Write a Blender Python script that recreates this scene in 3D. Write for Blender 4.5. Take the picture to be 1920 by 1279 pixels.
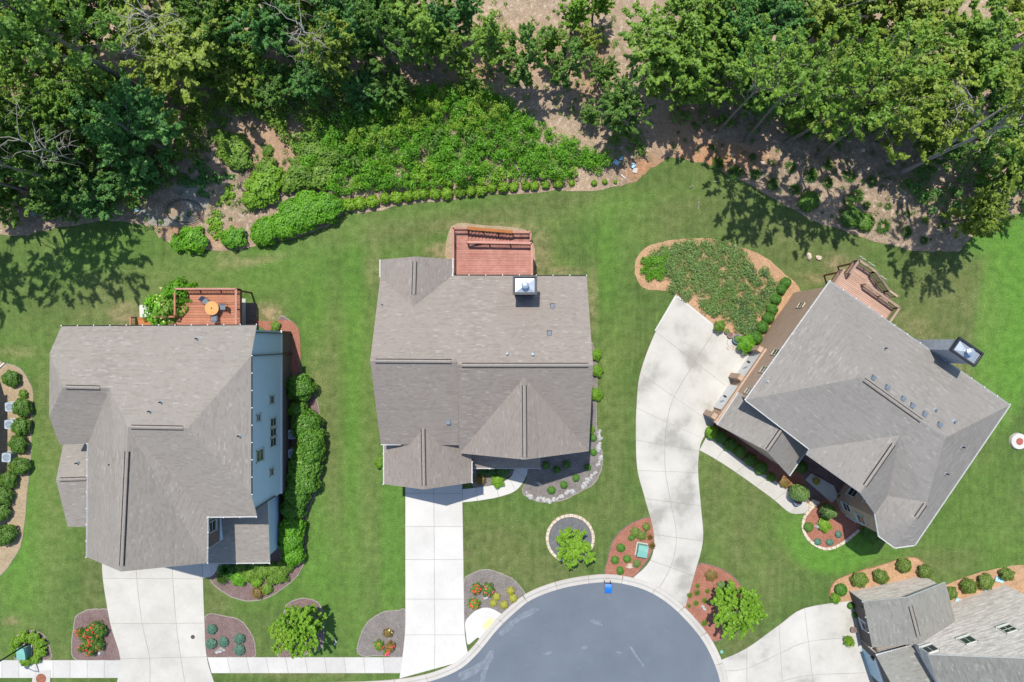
import bpy, bmesh, math, random
import numpy as np
from mathutils import Vector, Matrix
from mathutils.bvhtree import BVHTree
from mathutils.geometry import tessellate_polygon

# ------------------------------------------------------------ scene, camera, light
for o in list(bpy.data.objects):
    bpy.data.objects.remove(o)
SC = bpy.context.scene
COL = SC.collection
R = math.radians
rng = np.random.default_rng(7)
random.seed(7)

CAM_H = 64.0          # drone height over the street, metres
MPP = 0.05            # metres on the ground per photograph pixel
cam_d = bpy.data.cameras.new("camera")
cam_d.lens = 24.0
cam_d.sensor_width = 36.0
cam_d.clip_end = 1000.0
cam = bpy.data.objects.new("camera", cam_d)
cam.location = (0, 0, CAM_H)
COL.objects.link(cam)
SC.camera = cam

SUN = Vector((-0.12, 0.40, 1.0)).normalized()      # towards the sun
sun_el = math.asin(SUN.z)
sun_az = math.atan2(SUN.x, SUN.y)
world = bpy.data.worlds.new("World")
SC.world = world
world.use_nodes = True
wn = world.node_tree
bg = wn.nodes["Background"]
sky = wn.nodes.new("ShaderNodeTexSky")
sky.sky_type = 'NISHITA'
sky.sun_disc = False
sky.sun_elevation = sun_el
sky.sun_rotation = sun_az
sky.air_density = 1.0
sky.dust_density = 0.6
sky.ozone_density = 1.5
wn.links.new(sky.outputs[0], bg.inputs[0])
bg.inputs[1].default_value = 0.145
sl = bpy.data.lights.new("sun", 'SUN')
sl.energy = 4.0
sl.angle = R(0.53)
sl.color = (1.0, 0.945, 0.855)
so = bpy.data.objects.new("sun", sl)
so.rotation_euler = SUN.to_track_quat('Z', 'Y').to_euler()
so.location = (0, 0, 90)
COL.objects.link(so)
SC.view_settings.view_transform = 'Standard'
SC.view_settings.look = 'None'
SC.view_settings.gamma = 1.0
SC.view_settings.exposure = 0.62

# ------------------------------------------------------------ helpers
def W(px, py, h=0.0):
    """photograph pixel + height above the street -> point in the place"""
    k = (CAM_H - h) / CAM_H
    return Vector(((px - 960) * MPP * k, (639.5 - py) * MPP * k, h))

def onplane(px, py, A, B, C):
    n = (B - A).cross(C - A)
    d = n.dot(A)
    x = (px - 960) * MPP; y = (639.5 - py) * MPP
    # P = (x k, y k, H(1-k))
    k = (d - n.z * CAM_H) / (n.x * x + n.y * y - n.z * CAM_H)
    return Vector((x * k, y * k, CAM_H * (1 - k)))

ORG = {}
def tag(o, label=None, cat=None, group=None, kind=None):
    if label: o["label"] = label
    if cat: o["category"] = cat
    if group: o["group"] = group
    if kind: o["kind"] = kind
    return o

def thing(name, loc, label, cat, group=None, rz=0.0):
    o = bpy.data.objects.new(name, None)
    o.empty_display_size = 0.2
    COL.objects.link(o)
    o.location = loc
    o.rotation_euler = (0, 0, rz)
    ORG[o.name] = Vector(loc)
    return tag(o, label, cat, group)

def link_mesh(name, me, m, parent=None, org=None):
    o = bpy.data.objects.new(name, me)
    COL.objects.link(o)
    if m is not None:
        for mm in (m if isinstance(m, (list, tuple)) else [m]):
            me.materials.append(mm)
    if parent is not None:
        o.parent = parent
        ORG[o.name] = ORG[parent.name]
    else:
        ORG[o.name] = Vector(org) if org is not None else Vector((0, 0, 0))
        o.location = ORG[o.name]
    return o

def plane_uv(me):
    uvl = me.uv_layers.new(name="UVMap")
    vs = me.vertices
    Z = Vector((0, 0, 1))
    for p in me.polygons:
        n = p.normal
        if abs(n.z) > 0.9995:
            e1, e2 = Vector((1, 0, 0)), Vector((0, 1, 0))
        else:
            e1 = Z.cross(n).normalized(); e2 = n.cross(e1)
        for li in p.loop_indices:
            c = vs[me.loops[li].vertex_index].co
            uvl.data[li].uv = (c.dot(e1), c.dot(e2))

class MB:
    """collects shapes (in place coordinates) into one mesh"""
    def __init__(s):
        s.v = []; s.f = []; s.mi = []
    def add(s, vs, fs, mi=0):
        b = len(s.v)
        s.v += [Vector(v) for v in vs]
        s.f += [tuple(i + b for i in f) for f in fs]
        s.mi += [mi] * len(fs)
        return s
    def quad(s, a, b, c, d, mi=0):
        return s.add([a, b, c, d], [(0, 1, 2, 3)], mi)
    def prism(s, poly, z0, z1, mi=0, bottom=True):
        n = len(poly)
        area = sum(poly[i][0] * poly[(i + 1) % n][1] - poly[(i + 1) % n][0] * poly[i][1] for i in range(n))
        if area < 0: poly = poly[::-1]
        vs = [(p[0], p[1], z0) for p in poly] + [(p[0], p[1], z1) for p in poly]
        fs = [(i, (i + 1) % n, n + (i + 1) % n, n + i) for i in range(n)]
        fs.append(tuple(range(n, 2 * n)))
        if bottom: fs.append(tuple(range(n - 1, -1, -1)))
        return s.add(vs, fs, mi)
    def box(s, c, size, rz=0.0, mi=0, M=None):
        sx, sy, sz = size[0] / 2, size[1] / 2, size[2] / 2
        pts = [Vector((x, y, z)) for z in (-sz, sz) for x, y in ((-sx, -sy), (sx, -sy), (sx, sy), (-sx, sy))]
        M = M or Matrix.Rotation(rz, 3, 'Z')
        vs = [Vector(c) + M @ p for p in pts]
        return s.add(vs, [(3, 2, 1, 0), (4, 5, 6, 7), (0, 1, 5, 4), (1, 2, 6, 5), (2, 3, 7, 6), (3, 0, 4, 7)], mi)
    def beam(s, a, b, w, h, mi=0):
        """box from a to b, w wide (horizontal), h high"""
        a = Vector(a); b = Vector(b); d = b - a
        x = d.normalized(); L = d.length
        up = Vector((0, 0, 1)) if abs(x.z) < 0.99 else Vector((0, 1, 0))
        y = up.cross(x).normalized(); z = x.cross(y)
        M = Matrix((x, y, z)).transposed()
        return s.box((a + b) / 2, (L, w, h), 0, mi, M)
    def tube(s, pts, rad, n=8, mi=0, cap=True):
        pts = [Vector(p) for p in pts]
        if not isinstance(rad, (list, tuple)): rad = [rad] * len(pts)
        vs = []; ref = None
        for i, p in enumerate(pts):
            t = (pts[min(i + 1, len(pts) - 1)] - pts[max(i - 1, 0)]).normalized()
            if ref is None:
                ref = Vector((1, 0, 0)) if abs(t.x) < 0.8 else Vector((0, 1, 0))
            a = (ref - t * ref.dot(t)).normalized(); b = t.cross(a); ref = a
            for k in range(n):
                q = 2 * math.pi * k / n
                vs.append(p + (a * math.cos(q) + b * math.sin(q)) * rad[i])
        fs = []
        for i in range(len(pts) - 1):
            for k in range(n):
                fs.append((i * n + k, i * n + (k + 1) % n, (i + 1) * n + (k + 1) % n, (i + 1) * n + k))
        if cap:
            fs.append(tuple(range(n - 1, -1, -1)))
            fs.append(tuple((len(pts) - 1) * n + k for k in range(n)))
        return s.add(vs, fs, mi)
    def lathe(s, c, prof, n=16, mi=0):
        """prof: (r, z) pairs bottom to top"""
        c = Vector(c); vs = []
        for r, z in prof:
            for k in range(n):
                q = 2 * math.pi * k / n
                vs.append(c + Vector((r * math.cos(q), r * math.sin(q), z)))
        fs = [(i * n + k, i * n + (k + 1) % n, (i + 1) * n + (k + 1) % n, (i + 1) * n + k)
              for i in range(len(prof) - 1) for k in range(n)]
        fs.append(tuple((len(prof) - 1) * n + k for k in range(n)))
        fs.append(tuple(range(n - 1, -1, -1)))
        return s.add(vs, fs, mi)
    def build(s, name, m, parent=None, org=None, smooth=False, uv=True):
        o0 = ORG[parent.name] if parent is not None else (Vector(org) if org is not None else Vector((0, 0, 0)))
        me = bpy.data.meshes.new(name)
        me.from_pydata([v - o0 for v in s.v], [], s.f)
        me.update()
        if any(s.mi): me.polygons.foreach_set("material_index", s.mi)
        if smooth: me.polygons.foreach_set("use_smooth", [True] * len(s.f))
        if uv: plane_uv(me)
        return link_mesh(name, me, m, parent, org)

def np_mesh(name, V, Q, smooth=False):
    me = bpy.data.meshes.new(name)
    me.vertices.add(len(V)); me.vertices.foreach_set("co", np.ascontiguousarray(V, dtype=np.float32).ravel())
    k = Q.shape[1]
    me.loops.add(Q.size); me.loops.foreach_set("vertex_index", np.ascontiguousarray(Q, dtype=np.int32).ravel())
    me.polygons.add(len(Q)); me.polygons.foreach_set("loop_start", np.arange(0, Q.size, k, dtype=np.int32))
    if smooth: me.polygons.foreach_set("use_smooth", np.ones(len(Q), dtype=bool))
    me.update(calc_edges=True)
    return me

def copy_tree(o, loc=None, rz=None, scale=None, label=None, group=None):
    c = o.copy(); COL.objects.link(c)
    if loc is not None: c.location = loc
    if rz is not None: c.rotation_euler = (0, 0, rz)
    if scale is not None: c.scale = scale
    if label: c["label"] = label
    if group: c["group"] = group
    for ch in o.children:
        d = ch.copy(); COL.objects.link(d); d.parent = c
        for g in ch.children:
            e = g.copy(); COL.objects.link(e); e.parent = d
    return c

def smooth_path(pts, n=6, closed=False):
    P = [Vector((p[0], p[1])) for p in pts]; out = []; m = len(P)
    rngi = range(m) if closed else range(m - 1)
    for i in rngi:
        if closed:
            p0, p1, p2, p3 = P[i - 1], P[i], P[(i + 1) % m], P[(i + 2) % m]
        else:
            p0, p1, p2, p3 = P[max(i - 1, 0)], P[i], P[i + 1], P[min(i + 2, m - 1)]
        for j in range(n):
            t = j / n
            q = 0.5 * ((2 * p1) + (p2 - p0) * t + (2 * p0 - 5 * p1 + 4 * p2 - p3) * t * t + (3 * p1 - p0 - 3 * p2 + p3) * t ** 3)
            out.append((q.x, q.y))
    if not closed: out.append((P[-1].x, P[-1].y))
    return out

def wob(pts, amp, seed=0):
    """uneven edge: nudge densely sampled outline points"""
    rr = random.Random(seed); n = len(pts); out = []
    ph = [rr.uniform(0, 6.3) for _ in range(5)]
    for i, p in enumerate(pts):
        q = pts[(i + 1) % n]; o = pts[i - 1]
        tx, ty = q[0] - o[0], q[1] - o[1]; L = math.hypot(tx, ty) or 1
        d = amp * (0.5 * math.sin(i * 0.9 + ph[0]) + 0.4 * math.sin(i * 2.1 + ph[1]) + rr.uniform(-0.5, 0.5))
        out.append((p[0] - ty / L * d, p[1] + tx / L * d))
    return out

def sheet(name, pxpts, z, m, kind="structure", parent=None):
    poly = [W(*p) for p in pxpts]
    n = len(poly)
    if sum(poly[i].x * poly[(i + 1) % n].y - poly[(i + 1) % n].x * poly[i].y for i in range(n)) < 0: poly = poly[::-1]
    mb = MB(); mb.add([(p.x, p.y, z) for p in poly], [tuple(range(n))])
    o = mb.build(name, m, parent)
    if kind and parent is None: o["kind"] = kind
    return o

def inpoly(x, y, poly):
    c = False; j = len(poly) - 1
    for i in range(len(poly)):
        xi, yi = poly[i][0], poly[i][1]; xj, yj = poly[j][0], poly[j][1]
        if (yi > y) != (yj > y) and x < (xj - xi) * (y - yi) / (yj - yi) + xi: c = not c
        j = i
    return c

def inpoly_np(X, Y, poly):
    c = np.zeros(X.shape, bool); j = len(poly) - 1
    for i in range(len(poly)):
        xi, yi = poly[i]; xj, yj = poly[j]
        if yi != yj:
            c ^= ((yi > Y) != (yj > Y)) & (X < (xj - xi) * (Y - yi) / (yj - yi) + xi)
        j = i
    return c

# ------------------------------------------------------------ materials
class NT:
    def __init__(s, name):
        s.m = bpy.data.materials.new(name); s.m.use_nodes = True
        s.t = s.m.node_tree; s.b = s.t.nodes["Principled BSDF"]; s.out = s.t.nodes["Material Output"]
    def n(s, typ, **kw):
        nd = s.t.nodes.new("ShaderNode" + typ)
        for k, v in kw.items():
            if k.startswith("i_"): 
                key = k[2:]; key = int(key) if key.isdigit() else key.replace("_", " ")
                nd.inputs[key].default_value = v
            else: setattr(nd, k, v)
        return nd
    def l(s, a, b): s.t.links.new(a, b)
    def coord(s, which="Object"): return s.n("TexCoord").outputs[which]
    def noise(s, vec, scale, detail=4, rough=0.6, stretch=None):
        if stretch:
            mp = s.n("Mapping"); mp.inputs["Scale"].default_value = stretch; s.l(vec, mp.inputs[0]); vec = mp.outputs[0]
        nz = s.n("TexNoise"); nz.inputs["Scale"].default_value = scale; nz.inputs["Detail"].default_value = detail
        nz.inputs["Roughness"].default_value = rough; s.l(vec, nz.inputs["Vector"]); return nz.outputs[0]
    def ramp(s, fac, stops):
        r = s.n("ValToRGB"); e = r.color_ramp.elements
        while len(e) < len(stops): e.new(0.5)
        for i, (p, c) in enumerate(stops):
            e[i].position = p; e[i].color = (c[0], c[1], c[2], 1) if not isinstance(c, (int, float)) else (c, c, c, 1)
        s.l(fac, r.inputs[0]); return r.outputs[0]
    def mix(s, f, a, b, mode='MIX'):
        m = s.n("MixRGB", blend_type=mode)
        for i, v in ((0, f), (1, a), (2, b)):
            if isinstance(v, (int, float)): m.inputs[i].default_value = v if i == 0 else (v, v, v, 1)
            elif isinstance(v, tuple): m.inputs[i].default_value = (v[0], v[1], v[2], 1)
            else: s.l(v, m.inputs[i])
        return m.outputs[0]
    def math(s, op, a, b=0.0, clamp=False):
        m = s.n("Math", operation=op, use_clamp=clamp)
        for i, v in ((0, a), (1, b)):
            if isinstance(v, (int, float)): m.inputs[i].default_value = v
            else: s.l(v, m.inputs[i])
        return m.outputs[0]
    def attr(s, name): 
        a = s.n("Attribute"); a.attribute_name = name; return a.outputs["Fac"]
    def bump(s, h, strength=0.3, dist=0.02):
        b = s.n("Bump"); b.inputs["Strength"].default_value = strength; b.inputs["Distance"].default_value = dist
        s.l(h, b.inputs["Height"]); s.l(b.outputs[0], s.b.inputs["Normal"])
    def done(s, color, rough=0.8, spec=0.3, metal=0.0):
        if isinstance(color, tuple): s.b.inputs["Base Color"].default_value = (*color, 1)
        else: s.l(color, s.b.inputs["Base Color"])
        s.b.inputs["Roughness"].default_value = rough
        s.b.inputs["Specular IOR Level"].default_value = spec
        s.b.inputs["Metallic"].default_value = metal
        return s.m

def plain(name, c, rough=0.6, spec=0.3, metal=0.0, var=0.18, scale=3.0):
    t = NT(name); nz = t.noise(t.coord(), scale, 5)
    a = tuple(x * (1 - var) for x in c); b = tuple(min(1, x * (1 + var)) for x in c)
    col = t.ramp(nz, [(0.3, a), (0.7, b)])
    return t.done(col, rough, spec, metal)

def shingle(name, dark, mid, light):
    t = NT(name); uv = t.coord("UV")
    br = t.n("TexBrick"); t.l(uv, br.inputs["Vector"])
    br.offset = 0.37; br.offset_frequency = 2; br.squash = 0.7; br.squash_frequency = 3
    for k, v in (("Scale", 1.0), ("Mortar Size", 0.006), ("Mortar Smooth", 0.3), ("Bias", -0.15), ("Brick Width", 0.48), ("Row Height", 0.135)):
        br.inputs[k].default_value = v
    br.inputs["Color1"].default_value = (0, 0, 0, 1); br.inputs["Color2"].default_value = (1, 1, 1, 1); br.inputs["Mortar"].default_value = (0, 0, 0, 1)
    br2 = t.n("TexBrick"); t.l(uv, br2.inputs["Vector"]); br2.offset = 0.61; br2.squash = 1.3; br2.squash_frequency = 2
    for k, v in (("Scale", 1.0), ("Mortar Size", 0.0), ("Bias", -0.2), ("Brick Width", 0.29), ("Row Height", 0.135)):
        br2.inputs[k].default_value = v
    br2.inputs["Color1"].default_value = (0, 0, 0, 1); br2.inputs["Color2"].default_value = (1, 1, 1, 1)
    f = t.mix(0.45, br.outputs[0], br2.outputs[0])
    c = t.ramp(f, [(0.05, dark), (0.3, mid), (0.62, mid), (0.8, light)])
    big = t.noise(t.coord(), 0.35, 3)
    fine = t.noise(uv, 9.0, 3)
    c = t.mix(0.16, c, t.ramp(big, [(0.3, 0.55), (0.7, 1.0)]), 'MULTIPLY')
    c = t.mix(0.2, c, t.ramp(fine, [(0.3, 0.6), (0.7, 1.0)]), 'MULTIPLY')
    t.bump(br.outputs["Fac"], 0.4, 0.012)
    return t.done(c, 0.9, 0.15)

def fol(name, dark, light, trans=0.4, tcol=None, var=0.5):
    t = NT(name)
    g = t.n("NewGeometry"); oi = t.n("ObjectInfo")
    big = t.noise(t.coord(), 0.7, 2)
    f = t.math('MULTIPLY', g.outputs["Random Per Island"], 0.55)
    f2 = t.math('MULTIPLY', big, 0.65); f = t.math('ADD', f, f2)
    f = t.math('ADD', f, t.math('MULTIPLY', oi.outputs["Random"], 0.22))
    f = t.math('SUBTRACT', f, 0.28, True)
    c = t.mix(f, dark, light)
    t.done(c, 0.5, 0.35)
    tr = t.n("BsdfTranslucent")
    t.l(t.mix(0.5, c, t.mix(1.0, c, (1.25, 1.25, 0.45), 'MULTIPLY')), tr.inputs[0])
    ms = t.n("MixShader"); ms.inputs[0].default_value = trans
    t.l(t.b.outputs[0], ms.inputs[1]); t.l(tr.outputs[0], ms.inputs[2]); t.l(ms.outputs[0], t.out.inputs[0])
    return t.m

M = {}
def mats():
    # lawn: colour patches of the turf itself come from mesh attributes
    t = NT("lawn"); co = t.coord()
    n1 = t.noise(co, 0.16, 4, 0.6); n2 = t.noise(co, 1.3, 5, 0.65); n3 = t.noise(co, 9.0, 4, 0.7)
    n4 = t.noise(co, 0.6, 4, 0.6, (1.0, 3.0, 1.0))
    base = t.ramp(n1, [(0.3, (0.070, 0.120, 0.030)), (0.5, (0.090, 0.138, 0.037)), (0.72, (0.118, 0.153, 0.049))])
    base = t.mix(t.math('MULTIPLY', t.ramp(n4, [(0.5, 0.0), (0.7, 1.0)]), 0.4), base, (0.070, 0.140, 0.026))
    n5 = t.noise(co, 0.9, 4, 0.6, (2.6, 0.22, 1.0))
    base = t.mix(0.5, base, t.ramp(n5, [(0.32, 0.66), (0.68, 1.2)]), 'MULTIPLY')
    lush = t.attr("lush"); dry = t.attr("dry"); soil = t.attr("soil")
    base = t.mix(lush, base, (0.090, 0.205, 0.030))
    dn = t.math('MULTIPLY', dry, t.ramp(n2, [(0.3, 0.35), (0.65, 1.0)]))
    base = t.mix(dn, base, (0.16, 0.145, 0.07))
    sn = t.math('MULTIPLY', soil, t.ramp(n2, [(0.32, 0.25), (0.6, 1.0)]))
    base = t.mix(sn, base, (0.27, 0.205, 0.12))
    flk = t.math('GREATER_THAN', t.noise(co, 5.0, 2, 0.5), 0.735)
    base = t.mix(t.math('MULTIPLY', flk, 0.5), base, (0.21, 0.21, 0.115))
    c = t.mix(0.75, base, t.ramp(n2, [(0.3, 0.6), (0.7, 1.2)]), 'MULTIPLY')
    c = t.mix(0.85, c, t.ramp(n3, [(0.3, 0.5), (0.7, 1.35)]), 'MULTIPLY')
    t.bump(n3, 0.8, 0.06)
    M["lawn"] = t.done(c, 0.9, 0.1)

    t = NT("woodland_litter"); co = t.coord()
    n1 = t.noise(co, 0.22, 4); n2 = t.noise(co, 2.4, 6, 0.75); n3 = t.noise(co, 11, 4, 0.7)
    c = t.ramp(n1, [(0.3, (0.22, 0.165, 0.115)), (0.5, (0.30, 0.225, 0.16)), (0.68, (0.37, 0.27, 0.185))])
    c = t.mix(t.ramp(n2, [(0.52, 0.0), (0.64, 0.9)]), c, (0.46, 0.38, 0.29))
    c = t.mix(t.ramp(n2, [(0.30, 0.7), (0.43, 0.0)]), c, (0.13, 0.115, 0.075))
    c = t.mix(t.math('MULTIPLY', t.attr("clay"), t.ramp(n2, [(0.35, 0.2), (0.6, 1.0)])), c, (0.42, 0.19, 0.085))
    c = t.mix(0.9, c, t.ramp(n3, [(0.3, 0.42), (0.7, 1.3)]), 'MULTIPLY')
    n6 = t.noise(co, 0.75, 5, 0.65)
    c = t.mix(t.ramp(n6, [(0.56, 0.0), (0.68, 0.7)]), c, (0.10, 0.115, 0.04))
    t.bump(n3, 0.9, 0.06)
    M["litter"] = t.done(c, 0.95, 0.1)

    def mulch(name, a, b, d, sc=14):
        t = NT(name); co = t.coord()
        n = t.noise(co, sc, 5, 0.75); m = t.noise(co, 1.2, 3)
        c = t.ramp(n, [(0.3, a), (0.5, b), (0.72, d)])
        c = t.mix(0.5, c, t.ramp(m, [(0.3, 0.65), (0.7, 1.1)]), 'MULTIPLY')
        t.bump(n, 1.0, 0.06); return t.done(c, 0.95, 0.1)
    M["mulch_brown"] = mulch("mulch_brown", (0.08, 0.052, 0.05), (0.17, 0.118, 0.11), (0.27, 0.2, 0.185))
    M["mulch_grey"] = mulch("mulch_grey", (0.085, 0.075, 0.07), (0.18, 0.162, 0.15), (0.30, 0.28, 0.26))
    M["gravel"] = mulch("dark_gravel", (0.06, 0.062, 0.065), (0.13, 0.135, 0.14), (0.24, 0.245, 0.25), 18)
    M["mulch_red"] = mulch("mulch_red", (0.15, 0.06, 0.04), (0.29, 0.125, 0.085), (0.40, 0.22, 0.16))
    M["straw"] = mulch("pine_straw", (0.24, 0.13, 0.07), (0.38, 0.235, 0.135), (0.48, 0.34, 0.22), 9)
    M["sand"] = mulch("sandy_mulch", (0.2, 0.15, 0.095), (0.31, 0.24, 0.155), (0.42, 0.34, 0.23), 9)
    M["grey_soil"] = mulch("grey_soil", (0.14, 0.13, 0.105), (0.24, 0.225, 0.19), (0.33, 0.31, 0.26), 5)

    def conc(name, c0, c1, st=0.35):
        t = NT(name); co = t.coord(); oi = t.n("ObjectInfo")
        n = t.noise(co, 0.35, 5, 0.6); n2 = t.noise(co, 5, 4, 0.7)
        c = t.ramp(n, [(0.28, c0), (0.62, c1)])
        c = t.mix(st, c, t.ramp(oi.outputs["Random"], [(0.0, 0.78), (1.0, 1.0)]), 'MULTIPLY')
        c = t.mix(0.3, c, t.ramp(n2, [(0.3, 0.75), (0.7, 1.0)]), 'MULTIPLY')
        t.bump(n2, 0.15, 0.01); return t.done(c, 0.85, 0.25)
    M["concrete"] = conc("concrete", (0.365, 0.352, 0.315), (0.445, 0.43, 0.39))
    M["concrete_white"] = conc("concrete_white", (0.43, 0.42, 0.395), (0.485, 0.475, 0.45), 0.15)
    M["concrete_walk"] = conc("concrete_walk", (0.41, 0.40, 0.375), (0.485, 0.475, 0.45), 0.7)
    M["concrete_kerb"] = conc("concrete_kerb", (0.36, 0.34, 0.305), (0.44, 0.42, 0.385))
    t = NT("stained_concrete"); co = t.coord(); oi = t.n("ObjectInfo")
    n = t.noise(co, 0.28, 4, 0.55); n2 = t.noise(co, 5, 4, 0.7)
    c = t.ramp(n, [(0.34, (0.27, 0.262, 0.235)), (0.47, (0.39, 0.378, 0.345)), (0.65, (0.45, 0.436, 0.40))])
    c = t.mix(0.25, c, t.ramp(n2, [(0.3, 0.75), (0.7, 1.0)]), 'MULTIPLY')
    c = t.mix(0.2, c, t.ramp(oi.outputs["Random"], [(0.0, 0.8), (1.0, 1.0)]), 'MULTIPLY')
    M["concrete_stained"] = t.done(c, 0.85, 0.25)
    M["joint"] = plain("joint_dirt", (0.22, 0.2, 0.17), 0.95)

    t = NT("asphalt"); co = t.coord()
    n = t.noise(co, 0.25, 5, 0.6); n2 = t.noise(co, 14, 4, 0.7); n3 = t.noise(co, 0.5, 6, 0.7, (1.0, 2.2, 1.0))
    c = t.ramp(n, [(0.3, (0.098, 0.118, 0.143)), (0.7, (0.120, 0.142, 0.168))])
    c = t.mix(t.math('MULTIPLY', t.ramp(n3, [(0.60, 0.0), (0.75, 1.0)]), 0.3), c, (0.19, 0.21, 0.235))
    c = t.mix(0.4, c, t.ramp(n2, [(0.3, 0.7), (0.7, 1.1)]), 'MULTIPLY')
    t.bump(n2, 0.3, 0.01)
    M["asphalt"] = t.done(c, 0.85, 0.25)
    M["efflor"] = plain("worn_asphalt_patch", (0.138, 0.16, 0.185), 0.9, var=0.22, scale=2.0)

    M["roof_brown"] = shingle("brown_shingles", (0.208, 0.187, 0.163), (0.236, 0.215, 0.190), (0.285, 0.264, 0.238))
    M["roof_taupe"] = shingle("taupe_shingles", (0.205, 0.177, 0.154), (0.234, 0.204, 0.180), (0.285, 0.256, 0.231))
    M["roof_grey"] = shingle("grey_shingles", (0.195, 0.182, 0.165), (0.22, 0.207, 0.189), (0.268, 0.254, 0.235))
    M["roof_green"] = shingle("weathered_shingles", (0.175, 0.173, 0.155), (0.208, 0.206, 0.187), (0.262, 0.26, 0.24))
    M["ridge"] = plain("ridge_cap", (0.225, 0.203, 0.183), 0.9, 0.1, scale=8)
    M["slot"] = plain("vent_slot", (0.035, 0.032, 0.03), 0.9, 0.1)
    M["white"] = plain("white_trim", (0.55, 0.56, 0.56), 0.5, 0.4, var=0.06)
    M["gutter_dark"] = plain("dark_gutter", (0.035, 0.035, 0.038), 0.45, 0.4)
    M["sidingb"] = None
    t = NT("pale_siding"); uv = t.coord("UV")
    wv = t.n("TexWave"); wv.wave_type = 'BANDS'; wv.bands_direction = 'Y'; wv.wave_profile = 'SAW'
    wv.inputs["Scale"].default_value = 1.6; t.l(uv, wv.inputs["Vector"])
    c = t.mix(0.25, (0.42, 0.55, 0.68), t.ramp(t.noise(t.coord(), 0.5, 4), [(0.3, 0.75), (0.7, 1.0)]), 'MULTIPLY')  # blue of the wall's shade is mixed into the pale siding colour
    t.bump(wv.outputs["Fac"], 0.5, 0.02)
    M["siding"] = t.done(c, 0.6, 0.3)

    def brick(name, a, b, mort, streak=0.4, rw=(0.22, 0.075)):
        t = NT(name); uv = t.coord("UV")
        br = t.n("TexBrick"); t.l(uv, br.inputs["Vector"])
        for k, v in (("Scale", 1.0), ("Mortar Size", 0.008), ("Brick Width", rw[0]), ("Row Height", rw[1]), ("Bias", 0.0)):
            br.inputs[k].default_value = v
        br.inputs["Color1"].default_value = (*a, 1); br.inputs["Color2"].default_value = (*b, 1); br.inputs["Mortar"].default_value = (*mort, 1)
        s1 = t.noise(uv, 1.4, 5, 0.7, (0.55, 3.2, 1.0))
        c = t.mix(streak, br.outputs[0], t.ramp(s1, [(0.32, 0.45), (0.62, 1.1)]), 'MULTIPLY')
        t.bump(br.outputs["Fac"], -0.4, 0.01)
        return t.done(c, 0.9, 0.15)
    M["brick_tan"] = brick("tan_brick", (0.33, 0.215, 0.15), (0.42, 0.285, 0.20), (0.42, 0.345, 0.275), 0.3)
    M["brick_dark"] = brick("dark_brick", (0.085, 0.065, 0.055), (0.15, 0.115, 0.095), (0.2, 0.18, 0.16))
    M["brick_pale"] = brick("whitewashed_brick", (0.52, 0.46, 0.405), (0.70, 0.65, 0.59), (0.62, 0.58, 0.53), 0.75)
    t = NT("window_glass"); n = t.noise(t.coord(), 0.8, 2)
    c = t.ramp(n, [(0.35, (0.015, 0.022, 0.022)), (0.65, (0.03, 0.045, 0.042))])
    M["glass"] = t.done(c, 0.06, 0.6)
    M["shutter_white"] = plain("window_frame", (0.42, 0.44, 0.40), 0.5, var=0.05)

    def wood(name, a, b, sc=(0.5, 9, 1)):
        t = NT(name); co = t.coord("UV"); oi = t.n("ObjectInfo")
        n = t.noise(t.coord(), 1.2, 4); 
        g = t.noise(t.coord(), 7.0, 3)
        c = t.mix(t.ramp(n, [(0.3, 0.0), (0.7, 1.0)]), a, b)
        c = t.mix(0.35, c, t.ramp(g, [(0.3, 0.7), (0.7, 1.05)]), 'MULTIPLY')
        c = t.mix(0.6, c, t.ramp(oi.outputs["Random"], [(0.0, 0.66), (1.0, 1.1)]), 'MULTIPLY')
        return t.done(c, 0.75, 0.2)
    M["deck_pink"] = wood("faded_red_deck", (0.31, 0.125, 0.095), (0.41, 0.21, 0.17))
    M["deck_pink_rail"] = wood("faded_red_rail", (0.36, 0.18, 0.14), (0.42, 0.225, 0.18))
    M["deck_red"] = wood("red_stained_deck", (0.30, 0.115, 0.068), (0.38, 0.165, 0.1))
    M["deck_dark"] = wood("dark_red_wood", (0.13, 0.055, 0.035), (0.19, 0.08, 0.05))
    M["deck_orange"] = wood("orange_stained_wood", (0.34, 0.12, 0.04), (0.42, 0.17, 0.06))
    M["deck_tan"] = wood("tan_composite_deck", (0.37, 0.235, 0.175), (0.45, 0.30, 0.235))
    M["deck_brown"] = wood("brown_rail_wood", (0.29, 0.205, 0.155), (0.36, 0.26, 0.20))
    M["table_wood"] = wood("round_table_wood", (0.45, 0.24, 0.085), (0.54, 0.31, 0.12))
    M["metal"] = plain("galvanised_metal", (0.40, 0.45, 0.49), 0.35, 0.5, 0.6, 0.1)
    M["dark_metal"] = plain("dark_metal", (0.022, 0.026, 0.032), 0.45, 0.4, 0.2)
    M["vent_blue"] = plain("blue_grey_vent", (0.10, 0.125, 0.155), 0.5, 0.4)
    M["chimney_siding"] = plain("chimney_siding", (0.27, 0.30, 0.335), 0.6)
    M["slate_fabric"] = plain("slate_sling_fabric", (0.12, 0.15, 0.185), 0.7)
    M["ac_white"] = plain("ac_housing", (0.30, 0.36, 0.41), 0.5, 0.3, var=0.06)
    M["ac_grille"] = plain("ac_grille", (0.16, 0.2, 0.23), 0.6)
    M["ac_fan"] = plain("ac_fan_blades", (0.22, 0.27, 0.31), 0.6)
    M["bin_blue"] = plain("blue_plastic", (0.006, 0.12, 0.52), 0.32, 0.5, var=0.06)
    M["black"] = plain("black_plastic", (0.02, 0.02, 0.022), 0.5)
    M["box_green"] = plain("teal_green_steel", (0.14, 0.33, 0.28), 0.5, 0.4, var=0.08)
    M["rust"] = plain("rusty_iron", (0.22, 0.085, 0.05), 0.9, 0.2, var=0.3)
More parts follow.
